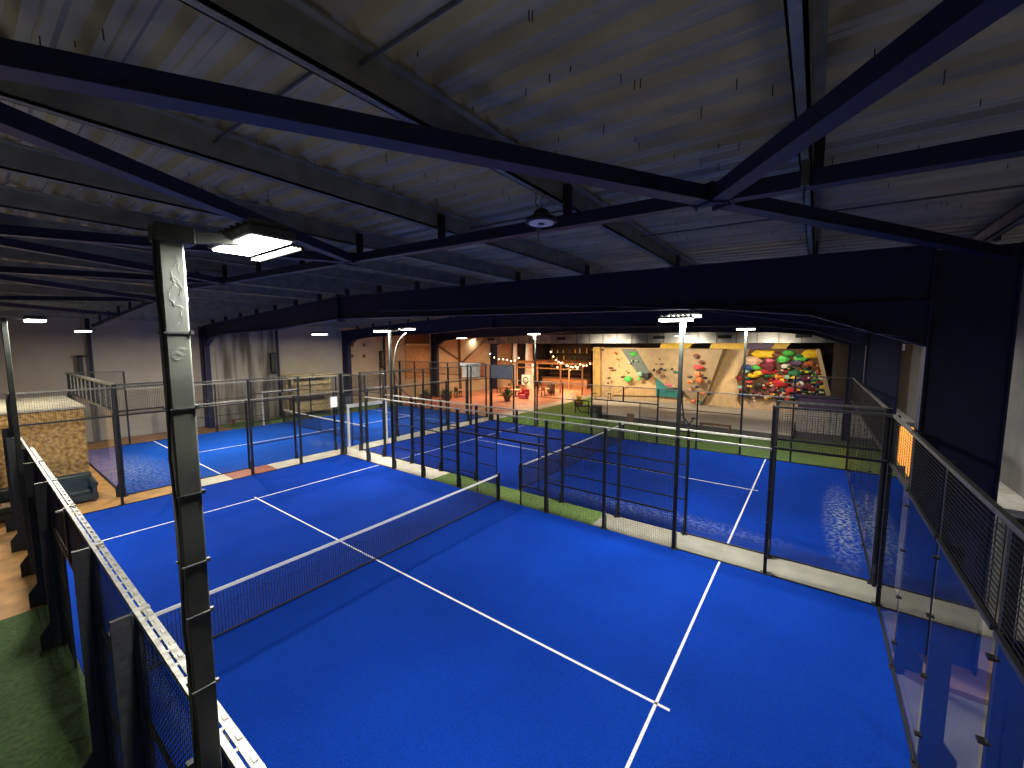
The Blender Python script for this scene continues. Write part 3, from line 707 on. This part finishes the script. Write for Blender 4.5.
facet('low_facet', [(604, 349, 35.7), (622, 349, 35.3), (640, 378, 35.3), (656, 377, 35.5), (656, 396, 35.7), (612, 395, 35.8)], 'plywood_orange')
facet('green_facet', [(621, 349, 34.9), (637, 349, 34.7), (650, 372, 35.3), (641, 379, 35.5)], 'greygreen')
facet('teal_facet', [(656, 377, 35.4), (670, 388, 35.3), (682, 389, 35.4), (682, 398, 35.6), (656, 396, 35.6)], 'teal')
facet('left_overhang', [(636, 349, 34.4), (684, 349, 33.8), (680, 388, 35.0), (668, 388, 35.1), (655, 377, 35.1), (650, 372, 35.1)], 'tan_shaded')
facet('right_overhang', [(684, 349, 33.9), (723, 349, 33.6), (707, 394, 34.8), (697, 409, 35.2), (690, 398, 35.1), (681, 388, 34.9)], 'tan_deep_shade')
facet('flat_panel', [(723, 349, 35.6), (756, 349, 35.4), (742, 372, 35.4), (737, 400, 35.6), (744, 411, 35.6), (703, 407, 35.8), (708, 393, 35.7)], 'plywood')
R2 = random.Random(11)
def hold(px, pyy, x, r, m, parent=CW, asp=.6):
    c = onx(px, pyy, x)
    return MB().blob(c, (r*.7, r*R2.uniform(.75, 1.1), r*asp*R2.uniform(.8, 1.25)), R2.random(), .34, 7, 4).build('climbing_hold', m, parent)
HL = []
for px, pyy, r, m in ((661, 354, .22, 'h_brown'), (660, 359, .14, 'h_brown'), (656, 364, .1, 'h_brown'), (662, 364, .12, 'h_brown'), (669, 362, .13, 'h_brown'), (654, 370, .2, 'h_black'), (658, 372, .22, 'h_brown'), (661, 369, .2, 'h_black'),
                     (665, 370, .15, 'h_brown'), (663, 376, .22, 'h_brown'), (672, 369, .12, 'h_black'), (676, 372, .2, 'h_dkgreen'), (678, 363, .14, 'h_black'), (667, 381, .12, 'h_orange'), (669, 385, .25, 'h_pink'), (674, 386, .16, 'h_peach')): HL.append((px, pyy, 34.5, r, m))
for px, pyy, r, m in ((696, 356, .26, 'h_brown'), (701, 362, .2, 'h_brown'), (698, 367, .3, 'h_red'), (698, 374, .35, 'h_orange'), (699, 380, .42, 'h_orange'), (690, 377, .2, 'h_black'), (705, 378, .22, 'h_black'), (690, 382, .2, 'h_orange'), (697, 387, .18, 'h_black'),
                     (703, 393, .3, 'h_orange'), (709, 394, .22, 'h_black'), (693, 401, .3, 'h_orange'), (690, 390, .2, 'h_orange'), (713, 392, .12, 'h_brown'), (700, 402, .2, 'h_dkgreen')): HL.append((px, pyy, 33.7, r, m))
for px, pyy, r, m in ((634, 354, .4, 'h_green'), (632, 361, .15, 'h_mint'), (629, 363, .15, 'h_white'), (636, 361, .12, 'h_mint'), (640, 374, .38, 'h_mint'), (639, 379, .2, 'h_green'), (647, 377, .45, 'h_black'), (628, 379, .36, 'h_green'), (623, 377, .2, 'h_brown'),
                     (615, 353, .15, 'h_orange'), (617, 359, .12, 'h_orange'), (617, 365, .1, 'h_peach'), (611, 368, .2, 'h_brown'), (609, 378, .15, 'h_brown'), (608, 383, .12, 'h_brown'), (621, 358, .1, 'h_orange'), (626, 371, .15, 'h_orange')): HL.append((px, pyy, 34.9, r, m))
for a in HL: hold(*a)
for px0, px1, m in ((659, 689, 'h_yellow'), (709, 745, 'h_yellow'), (745, 771, 'h_purple'), (771, 786, 'h_yellow')):
    a = onx(px0, 349, 36.3); b = onx(px1, 343, 36.3)
    MB().prism([(36.3, a.y, a.z), (36.3, b.y, a.z), (36.3, b.y-.3, b.z), (36.3, a.y-.2, b.z)], (.5, 0, 0)).build('top_volume', m, CW)
a = onx(593, 350, 36.2); b = onx(850, 347, 36.2)
MB().box((35.9, b.y, a.z-.08), (36.7, a.y, a.z+.12)).build('top_beam', 'wood_dark', CW)
HC = thing('hold_wall', 'steep wall crowded with large multicoloured climbing volumes and holds', 'climbing wall', (XW, 3, .4))
facet('board', [(750, 349, 34.2), (817, 349, 34.2), (826, 402, 35.2), (742, 398, 35.2), (736, 378, 35.0)], 'wood_dark', parent=HC)
facet('pebbled_base', [(742, 392, 35.5), (826, 400, 35.5), (828, 424, 35.7), (742, 413, 35.7)], 'pebble', parent=HC)
facet('edge_board', [(816, 349, 33.6), (820, 349, 33.6), (833, 405, 34.9), (828, 406, 34.9)], 'plywood_tan', parent=HC)
big = [(765, 354, .78, 'h_yellow'), (752, 361, .7, 'h_peach'), (813, 354, .72, 'h_yellow'), (789, 353, .6, 'h_green'), (783, 359, .55, 'h_green'), (800, 356, .4, 'h_dkgreen'), (800, 358, .4, 'h_green'), (768, 366, .85, 'h_maroon'), (770, 361, .45, 'h_pink'),
       (785, 366, .4, 'h_white'), (757, 367, .45, 'h_green'), (750, 367, .5, 'h_blue'), (769, 371, .6, 'h_red'), (754, 376, .4, 'h_yellow'), (759, 373, .4, 'h_yellow'), (750, 375, .3, 'h_yellow'), (781, 383, .65, 'h_red'), (779, 377, .4, 'h_orange'), (787, 377, .4, 'h_mint'),
       (794, 373, .5, 'h_dkgreen'), (805, 366, .5, 'h_brown'), (797, 363, .5, 'h_purple'), (807, 378, .5, 'h_maroon'), (816, 380, .4, 'h_dkgreen'), (759, 385, .5, 'h_black'), (801, 385, .5, 'h_maroon'), (746, 371, .4, 'h_mint'), (777, 355, .5, 'h_brown'), (809, 364, .4, 'h_orange'), (776, 388, .4, 'h_maroon'), (792, 390, .5, 'h_red'), (812, 389, .4, 'h_maroon'), (818, 368, .4, 'h_brown'), (796, 381, .4, 'h_blue')]
for px, pyy, r, m in big: hold(px, pyy, 34.0+max(0, (pyy-352))*.02, r*.85, m, HC, .5)
CM = ['h_red', 'h_maroon', 'h_dkgreen', 'h_black', 'h_white', 'h_blue', 'h_brown', 'h_maroon', 'h_red', 'h_black', 'h_black', 'h_dkgreen', 'h_purple', 'h_mint', 'h_yellow', 'h_orange']
for k in range(64):
    pyy = 368+R2.random()**.7*31; px = R2.uniform(737 if pyy > 375 else 748, 823)
    hold(px, pyy, 34.1+max(0, pyy-352)*.018, R2.uniform(.14, .3), R2.choice(CM), HC)
for j, m in enumerate(('h_red', 'h_dkgreen', 'h_black', 'h_yellow', 'h_peach')):
    mb = MB()
    for k in range(26):
        pyy = 364+R2.random()**.8*37; px = R2.uniform(738 if pyy > 375 else 750, 824); r = R2.uniform(.07, .16)
        mb.blob(onx(px, pyy, 34.2+max(0, pyy-352)*.018-R2.uniform(0, .3)), (r, r, r*.7), k, .3, 6, 4)
    tag(mb.build('small_holds', m, HC), kind='stuff')
# dark wall beyond the hold wall, with cream boards and blue pads low down
a = onx(830, 400, 34.6); b = onx(866, 400, 34.6)
struct('wall_gym_end', MB().box((34.6, YR, -.02), (34.9, a.y, 6.2)), 'wall_brown')
t = thing('padded_bench', 'dark blue padded bench and cream slatted front at the right gym end', 'bench', (30, 0, 0))
MB().box((30.0, -1.7, 1.35), (30.5, 2.2, 2.3)).build('blue_pad', 'h_purple', t); mb = MB()
for k in range(14): mb.box((29.9, -1.65+k*.28, -.01), (30.0, -1.65+k*.28+.25, 1.4))
mb.build('slatted_front', 'bench_grey', t)
# ventilation duct above
t = thing('ventilation_duct', 'long grey ventilation duct across the gym above the climbing wall', 'duct', (32.5, 14, 5.9))
MB().box((32.4, -.6, 5.52), (33.6, 30.0, 6.32)).build('casing', 'duct', t)
mb = MB()
for k in range(24): mb.box((32.37, -.3+k*1.28, 5.50), (33.63, -.3+k*1.28+.05, 6.34))
mb.build('joint_flange', 'dark_galv', t)
for y in (2.2, 6.9, 11.6, 20.5, 28.9): MB().box((32.36, y-.45, 5.85), (32.41, y+.45, 6.08)).build('grille', 'vent_black', t)
for y in (-.2, 7, 14, 21, 28): MB().tube([(33, y, 6.3), (33, y, roofz(y, 7.27))], .02, 5).build('hanger', 'dark_galv', t)

# gym clutter on the turf
def table(name, lab, c, w, d, h, m, cat='table', legm=None):
    c = V(c); t = thing(name, lab, cat, c)
    MB().box((c.x-w/2, c.y-d/2, c.z+h-.05), (c.x+w/2, c.y+d/2, c.z+h)).build('top', m, t, bevel=.01)
    for sx in (-1, 1):
        for sy in (-1, 1): MB().cbox((c.x+sx*(w/2-.06), c.y+sy*(d/2-.06), c.z+(h-.05)/2-.005), (.05, .05, h-.04)).build('leg', legm or m, t)
    return t
table('gym_bench', 'brown wooden bench on the gym turf by the black machine', (25.9, 6.1, 0), .5, 1.7, .62, 'wood_dark', 'bench')
t = thing('exercise_bike', 'black exercise bike standing on the turf strip beside the wooden bench', 'exercise bike', (25.6, 7.6, 0))
c = V((25.6, 7.6, 0))
MB().bar(c+V((0, -.55, .05)), c+V((0, .55, .05)), .08).build('base', 'plastic_black', t)
MB().tube([c+V((-.03+0*k, .35+.26*math.cos(k*.524), .36+.26*math.sin(k*.524))) for k in range(13)], .05, 6).build('flywheel', 'plastic_black', t)
mb = MB(); mb.tube([c+V((0, .35, .36)), c+V((0, -.1, .45)), c+V((0, -.3, .85))], .04, 8); mb.tube([c+V((0, -.1, .45)), c+V((0, .35, 1.05))], .04, 8); mb.build('frame', 'plastic_black', t)
MB().blob(c+V((0, -.32, .9)), (.12, .17, .05), 1, .05).build('saddle', 'plastic_black', t)
MB().tube([c+V((-.22, .25, 1.12)), c+V((-.18, .38, 1.08)), c+V((.18, .38, 1.08)), c+V((.22, .25, 1.12))], .02, 6).build('handlebar', 'plastic_black', t)
MB().tube([c+V((-.16, -.05, .25)), c+V((-.1, -.05, .42)), c+V((.1, -.05, .42)), c+V((.16, -.05, .6))], .02, 6).build('pedal_crank', 'dark_galv', t)
c = V((26.0, 13.9, 0)); t = thing('loudspeaker', 'black loudspeaker box standing on the turf at the mat corner', 'speaker', c)
MB().box((c.x-.3, c.y-.32, -.01), (c.x+.3, c.y+.32, 1.05)).build('cabinet', 'plastic_black', t, bevel=.02)
for z, r in ((.38, .22), (.8, .11)):
    MB().tube([(c.x-.33, c.y, z), (c.x-.29, c.y, z)], r, 16).build('speaker_cone', 'shade_and_cone', t)
c = V((25.6, 11.3, 0)); t = thing('standing_board', 'small tilted dark board on the turf in front of the mat', 'board', c)
MB().prism([(c.x, c.y-.25, .0), (c.x, c.y+.25, .0), (c.x+.2, c.y+.25, .75), (c.x+.2, c.y-.25, .75)], (.03, 0, .0)).build('panel', 'wood_dark', t)
for dy in (-.2, .2): MB().bar((c.x+.42, c.y+dy, -.0), (c.x+.2, c.y+dy, .7), .03).build('leg', 'wood_dark', t)
c = V((28.0, 15.8, 0)); t = thing('weight_frame', 'black metal exercise frame on the bright green turf', 'exercise frame', c)
mb = MB()
for (a, b) in (((-.4, -.5, 0), (-.4, -.5, 1.1)), ((-.4, .6, 0), (-.4, .6, 1.1)), ((-.4, -.5, 1.1), (-.4, .6, 1.1)), ((.5, -.5, 0), (-.4, -.5, .8)), ((.5, .6, 0), (-.4, .6, .8)), ((.5, -.5, .02), (.5, .6, .02))): mb.bar(c+V(a), c+V(b), .06)
mb.build('tubes', 'plastic_black', t)
MB().box((c.x-.2, c.y-.2, .55), (c.x+.6, c.y+.25, .63)).build('pad', 'plastic_black', t, bevel=.02)
def plant(lab, c, h, w, leafm, potm='wood_dark', seed=1):
    c = V(c); rr = random.Random(seed); t = thing('potted_plant', lab, 'plant', c)
    MB().lathe(c, [(w*.25, 0), (w*.33, h*.3), (w*.30, h*.3)], 12).build('pot', potm, t)
    mb = MB()
    for k in range(46):
        a = rr.uniform(0, 6.28); e = rr.uniform(.2, 1.3); l = rr.uniform(.4, .75)*h; o = c+V((0, 0, h*.28))
        d = V((math.cos(a)*math.cos(e), math.sin(a)*math.cos(e), math.sin(e))); s = d.cross(V((0,0,1))).normalized()*.06*h
        i = len(mb.v); mid = o+d*l*.6; tip = o+d*l+V((0,0,-.12*l))
        mb.v += [tuple(o), tuple(mid-s), tuple(tip), tuple(mid+s)]; mb.f.append((i, i+1, i+2, i+3))
    mb.build('foliage', leafm, t)
plant('bushy plant with yellow flowers at the turf edge near the bar', (31.2, 18.0, 0), 1.2, 1.3, 'leaf_yellow', seed=5)
for (x, y, lab) in ((33.5, 17.6, 'first low wooden stool at the left foot of the climbing wall'), (33.8, 16.2, 'second low wooden stool at the left foot of the climbing wall')):
    t = thing('low_stool', lab, 'stool', (x, y, .4))
    MB().lathe((x, y, .95), [(.22, 0), (.24, .03), (.22, .06)], 14).build('seat', 'wood_dark', t)
    for k in range(3):
        a = k*2.1; MB().bar((x+.2*math.cos(a), y+.2*math.sin(a), .395), (x+.1*math.cos(a), y+.1*math.sin(a), .96), .04).build('leg', 'wood_dark', t)
# ================================================================== BAR
XB = 40.0
t = thing('pergola', 'reddish wooden pergola in the bar hung with string lights', 'pergola', (XB, 25, 0))
for (x, y) in ((39, 21.6), (39, 24.3), (39, 27.4), (39, 30.4), (43, 21.6), (43, 25.4), (43, 30.4)): MB().box((x-.07, y-.07, -.02), (x+.07, y+.07, 3.2)).build('post', 'wood', t)
for x in (39, 41, 43): MB().box((x-.06, 21.2, 3.2), (x+.06, 31, 3.38)).build('beam', 'wood', t)
for k in range(9): MB().box((38.5, 21.4+k*1.1, 3.38), (43.5, 21.5+k*1.1, 3.52)).build('rafter', 'wood', t)
MB().box((38.9, 21.6, 2.65), (38.97, 30.4, 2.78)).build('rail', 'wood', t)
def string(lab, pts, n):
    t = thing('string_lights', lab, 'string lights', pts[0]); P = [V(p) for p in pts]; q = []
    for a, b in zip(P, P[1:]):
        for k in range(n): u = k/n; q.append(a.lerp(b, u)-V((0, 0, .35*4*u*(1-u))))
    q.append(P[-1]); MB().tube(q, .012, 5).build('wire', 'plastic_black', t)
    for p in q[::2]:
        mb = MB(); mb.blob(p-V((0, 0, .1)), (.055, .055, .075), 0, 0, 8, 6); mb.build('bulb', 'bulb', t, smooth=True)
string('warm string lights looped along the pergola beside the climbing wall', [(38.7, 20.2, 3.9), (38.8, 21.8, 3.4), (38.8, 24.0, 3.5), (40, 22, 3.2), (38.8, 24.6, 3.0)], 8)
string('warm string lights rising steeply over the bar', [(38.6, 24.0, 3.5), (38.7, 25.6, 5.0)], 9)
string('warm string lights near the dark curtain by the last blue column', [(37.4, 33.2, 4.4), (37.6, 31.0, 3.9), (37.8, 29.2, 3.95)], 7)
for (px, lab) in ((515, 'narrow white draped column in the dark bar backdrop'), (529, 'wider white draped column in the dark bar backdrop')):
    c = onx(px, 366, 40.3); w = .55 if px < 520 else .85
    t = thing('draped_column', lab, 'drape', (40.3, c.y, 0)); mb = MB(); n = 22
    prof = [(w*.62, -.02), (w*.6, 1.5), (w*.55, 3.5), (w*.42, 5.9), (w*.75, 6.2)]
    i0 = len(mb.v)
    for r, z in prof:
        for j in range(n): a = 2*math.pi*j/n; rr = r*(1+.06*math.cos(7*a)); mb.v.append((40.3+rr*math.cos(a), c.y+rr*math.sin(a), z))
    for k in range(len(prof)-1):
        for j in range(n): a = i0+k*n+j; b = i0+k*n+(j+1) % n; mb.f.append((a, b, b+n, a+n))
    mb.build('fabric', 'curtain', t, smooth=True)
    MB().lathe((40.3, c.y, 6.15), [(w*.9, 0), (w*.9, .12)], 18).build('crown_ring', 'white_paint', t)
struct('wall_bar_dark', MB().box((42.6, YB-.12, -.02), (52, YB-.01, 7.0)), 'wall_dark')
t = thing('bar_counter', 'wooden bar counter under the dark backdrop beside the climbing wall', 'counter', (45.5, 27, 0))
MB().box((45, 24.0, -.02), (45.7, 30.5, 1.1)).build('front', 'wood', t); MB().box((44.8, 23.9, 1.1), (45.9, 30.6, 1.18)).build('top', 'wood_dark', t)
t = thing('back_shelf', 'dark bar shelving behind the counter', 'shelf', (50.5, 29.3, 0))
MB().box((50.6, 26.2, -.02), (51, 32.8, 5.6)).build('back_board', 'wall_brown', t)
for z in (1.2, 2.2, 3.2, 4.2): MB().box((50.1, 26.2, z), (50.6, 32.8, z+.06)).build('shelf_board', 'wood_dark', t)
t_m = ['h_red', 'h_yellow', 'h_white', 'h_dkgreen', 'h_blue', 'h_peach', 'h_brown']; rr = random.Random(5)
bn = ['red', 'yellow', 'white', 'green', 'blue', 'peach', 'brown']
for z, row in ((2.26, 'lower'), (3.26, 'middle'), (4.26, 'upper')):
    for k in range(7):
        y = 26.8+k*.9+rr.uniform(-.1, .1); h = rr.uniform(.45, .75); j = rr.randrange(7)
        t = thing('bottle', f'{bn[j]} bottle on the {row} bar shelf, {ORD[k]} from the climbing wall', 'bottle', (50.35, y, z), 'bottles on the bar shelves')
        MB().lathe((50.35, y, z), [(.09, 0), (.09, h*.6), (.035, h*.75), (.035, h)], 10).build('glass_body', t_m[j], t)
# tables, chairs and decor on the orange floor
def chair(lab, c, ang, m, group):
    c = V(c); t = thing('bar_chair', lab, 'chair', c, group)
    def L(x, y, z): return c+V((x*math.cos(ang)-y*math.sin(ang), x*math.sin(ang)+y*math.cos(ang), z))
    mb = MB(); mb.prism([L(-.21, -.21, .44), L(.21, -.21, .44), L(.21, .21, .44), L(-.21, .21, .44)], (0, 0, .04)); mb.build('seat', m, t)
    mb = MB(); mb.prism([L(-.21, .19, .6), L(.21, .19, .6), L(.21, .25, .95), L(-.21, .25, .95)], (0, 0, .03)); mb.build('backrest', m, t)
    for sx in (-1, 1):
        for sy in (-1, 1): MB().bar(L(sx*.18, sy*.18, -.02), L(sx*.18, sy*.18+(.05 if sy > 0 else 0), .62 if sy > 0 else .44), .035).build('leg', 'plastic_black', t)
tabs = [((33.6, 26.6), 'round'), ((36.2, 24.6), 'round'), ((35.4, 29.2), 'round'), ((30.0, 31.0), 'round')]
nm = ['by the red cushion', 'under the round signboard', 'beside the beige partition', 'nearest the far left court']
for k, ((x, y), _) in enumerate(tabs):
    t = thing('cafe_table', f'round cafe table {nm[k]}', 'table', (x, y, 0), None)
    MB().lathe((x, y, .70), [(.55, 0), (.57, .02), (.55, .04)], 20).build('top', 'cream_cloth' if k < 2 else 'wood', t)
    MB().lathe((x, y, -.015), [(.28, 0), (.26, .03), (.05, .05), (.04, .72)], 14).build('pedestal', 'plastic_black', t)
    for j in range(3):
        a = j*2.1+.4+k; chair(f'dark chair, {ORD[j]} around the cafe table {nm[k]}', (x+.85*math.cos(a), y+.85*math.sin(a), 0), a-math.pi/2, ['plastic_black', 'wood', 'wood_dark'][j], 'cafe chairs')
p = onz(511, 390, .5)
tag(MB().blob((33.0, 25.55, .82), (.28, .40, .32), 2, .12, 14, 10).build('bean_cushion', 'h_pink', None, smooth=True), 'plump red cushion propped up on the orange floor', 'cushion') if False else None
t = thing('armchair', 'rounded red armchair on the orange floor near the grey fence panel', 'armchair', (32.6, 24.9, 0))
MB().box((32.25, 24.5, -.01), (33.0, 25.3, .42)).build('seat', 'h_pink', t, bevel=.08); MB().box((32.85, 24.45, .3), (33.1, 25.35, .95)).build('backrest', 'h_red', t, bevel=.08)
for y in (24.42, 25.25): MB().box((32.3, y, .2), (33.0, y+.14, .62)).build('armrest', 'h_red', t, bevel=.05)
plant('leafy green plant in a pot beside the orange floor edge', (30.3, 25.2, 0), 1.5, 1.1, 'leaf', seed=2)
plant('dark green bush in a pot under the warm wall', (27.5, 30.6, 0), 1.5, 1.8, 'leaf', seed=3)
plant('second dark green bush in a pot beside the third blue column', (25.9, 31.9, 0), 1.4, 1.8, 'leaf', seed=4)
c = onx(526, 380, 36); t = thing('signboard', 'pale square signboard with dark round ring on a wooden stand', 'sign', (36, c.y, 0))
MB().box((35.97, c.y-.55, c.z-.55), (36.03, c.y+.55, c.z+.55)).build('board', 'sign_white', t)
MB().tube([(35.955, c.y+.33*math.cos(a*.4), c.z+.33*math.sin(a*.4)) for a in range(17)], .06, 6).build('ring', 'sign_dark', t)
MB().box((35.97, c.y-.05, -.02), (36.05, c.y+.05, c.z)).build('stand', 'wood', t)
c = onx(551, 393, 38); t = thing('barrel', 'dark wooden barrel under the pergola', 'barrel', (38, c.y, 0))
MB().lathe((38, c.y, -.015), [(.36, 0), (.44, .3), (.47, .6), (.44, .9), (.36, 1.2)], 18).build('staves', 'wood_dark', t, smooth=True)
for z in (.2, .95): MB().lathe((38, c.y, z), [(.445, 0), (.445, .06)], 18).build('hoop', 'dark_galv', t)
c = ony(494, 387, 33.6)
for (px, w, lab) in ((480, 1.6, 'red and beige wall picture nearest the blue column'), (496, 2.0, 'red and beige wall picture right of the last blue column')):
    c = ony(px, 388, YB-.05); t = thing('wall_picture', lab, 'picture', (c.x, YB-.05, 2)); MB().box((c.x-w/2, YB-.06, 1.6), (c.x+w/2, YB, 3.2)).build('canvas', 'art_red', t)
    mb = MB(); mb.box((c.x-w/2-.06, YB-.07, 1.54), (c.x+w/2+.06, YB-.001, 1.6)); mb.box((c.x-w/2-.06, YB-.07, 3.2), (c.x+w/2+.06, YB-.001, 3.26)); mb.build('frame', 'wood_dark', t)
# wall sconce washing the warm wall
c = ony(475, 333, YB-.4); t = thing('wall_sconce', 'small white lamp washing light down the warm wall', 'lamp', (c.x, YB-.2, 6.0))
MB().box((c.x-.12, YB-.5, 6.05), (c.x+.12, YB, 6.2)).build('case', 'white_paint', t); MB().box((c.x-.09, YB-.46, 6.03), (c.x+.09, YB-.1, 6.05)).build('lens', 'led_far', t)
area((c.x, YB-.3, 6.0), .2, .3, 60, (1, .85, .6))

# ================================================================== RIGHT SIDE
t = thing('wall_table', 'pale grey shelf table with white bracket at the right edge', 'table', (11.6, -1.7, 2.0))
a = ony(997, 488, -1.85)
MB().prism([(10.15, YR, 2.36), (12.3, YR, 2.36), (12.3, -1.15, 2.36), (10.15, -1.15, 2.36)], (0, 0, .07)).build('top', 'bench_grey', t)
for x in (10.6, 12.0): MB().prism([(x, YR, 2.36), (x, -1.3, 2.36), (x, -1.42, 2.22), (x, -1.75, 1.95), (x, -1.8, 1.6), (x, YR, 1.6)], (.07, 0, 0)).build('bracket', 'white_paint', t)
t = thing('security_light', 'small white security floodlight on the wall beside the right column', 'lamp', (14.5, YR, 5))
c = ony(902, 347, YR+.35)
MB().box((c.x-.12, c.y-.1, c.z-.16), (c.x+.12, c.y+.12, c.z+.14)).build('case', 'white_paint', t, bevel=.02); MB().bar((c.x, c.y, c.z+.1), (c.x, YR, c.z+.22), .06).build('bracket', 'plastic_black', t)
t = thing('lit_doorway', 'orange lit doorway under a pale canopy on the right wall', 'doorway', (24.5, YR, 0))
a = ony(901, 416, YR+.02); b = ony(914, 432, YR+.02)
MB().box((22.0, YR, -.02), (25.6, YR+.04, 2.0)).build('lit_panel', 'glow_orange', t)
MB().box((21.6, YR, 2.1), (26.2, YR+.55, 2.28)).build('canopy', 'bench_grey', t)
tag(MB().box((7.9, -1.5, -.02), (9.4, .0, .07)).build('column_plinth', 'plinth'), 'low reddish plinth under the big right column', 'plinth')

# ================================================================== LIGHT
w = bpy.data.worlds.new('world'); scene.world = w; w.use_nodes = True
w.node_tree.nodes['Background'].inputs['Color'].default_value = (.25, .35, .6, 1); w.node_tree.nodes['Background'].inputs['Strength'].default_value = .02
def spot(loc, tgt, power, color, size=.6):
    o = area(loc, size, size, power, color); o.rotation_euler = (V(tgt)-V(loc)).to_track_quat('-Z', 'Y').to_euler(); return o
for y, pw in ((16, 270), (9.5, 190), (4, 115)): spot((29.0, y, 5.3), (36, y, 2.0), pw, (1, .84, .62), .8).data.spread = math.radians(100)
for x, y, pw in ((34, 26, 900), (41, 24.5, 600), (41, 29, 300), (29, 29.5, 300)): area((x, y, 5.2 if x < 38 else 3.1), .6, .6, pw, (1, .62, .34))
area((47.5, 29, 5.4), .4, 4, 160, (1, .6, .3))
area((38.5, 30.2, 5.6), .4, 1.5, 60, (1, .85, .7))
area((11.2, -1.3, 3.6), .2, .2, 3, (1, .9, .75)); area((14, -1.0, 5.6), .3, .3, 45, (1, .9, .75)); area((4.6, -1.5, 2.9), .4, .4, 38, (1, .93, .85)); area((6.9, -1.9, 2.4), .3, .3, 14, (1, .9, .8)); area((23.8, -1.2, 2.0), 1, .3, 30, (1, .45, .12))  # unseen fill lights added to brighten the shelf table, wall and corridor floor
area((-.2, 24.5, 6.2), 1, 1, 180, (1, .85, .6)); area((.3, 18.5, 5.6), .5, .5, 120, (1, .85, .6))

def up(x, y, z, pw): area((x, y, z), 1.2, 1.2, pw, (1, .97, .9), (math.pi, 0, 0))  # unseen upward fill added to lift the ceiling, no fixture modelled
up(-2.4, -.8, 3.2, 26); up(-2.4, 4, 3.0, 12); up(-2.4, 9, 3.0, 18); up(-2.4, 17, 3.4, 16); up(4, -2.0, 3.6, 7)
for x, y in ((7, 26), (17, 26)): area((x, y, 6.0), .5, .5, 800, (1, .9, .72))
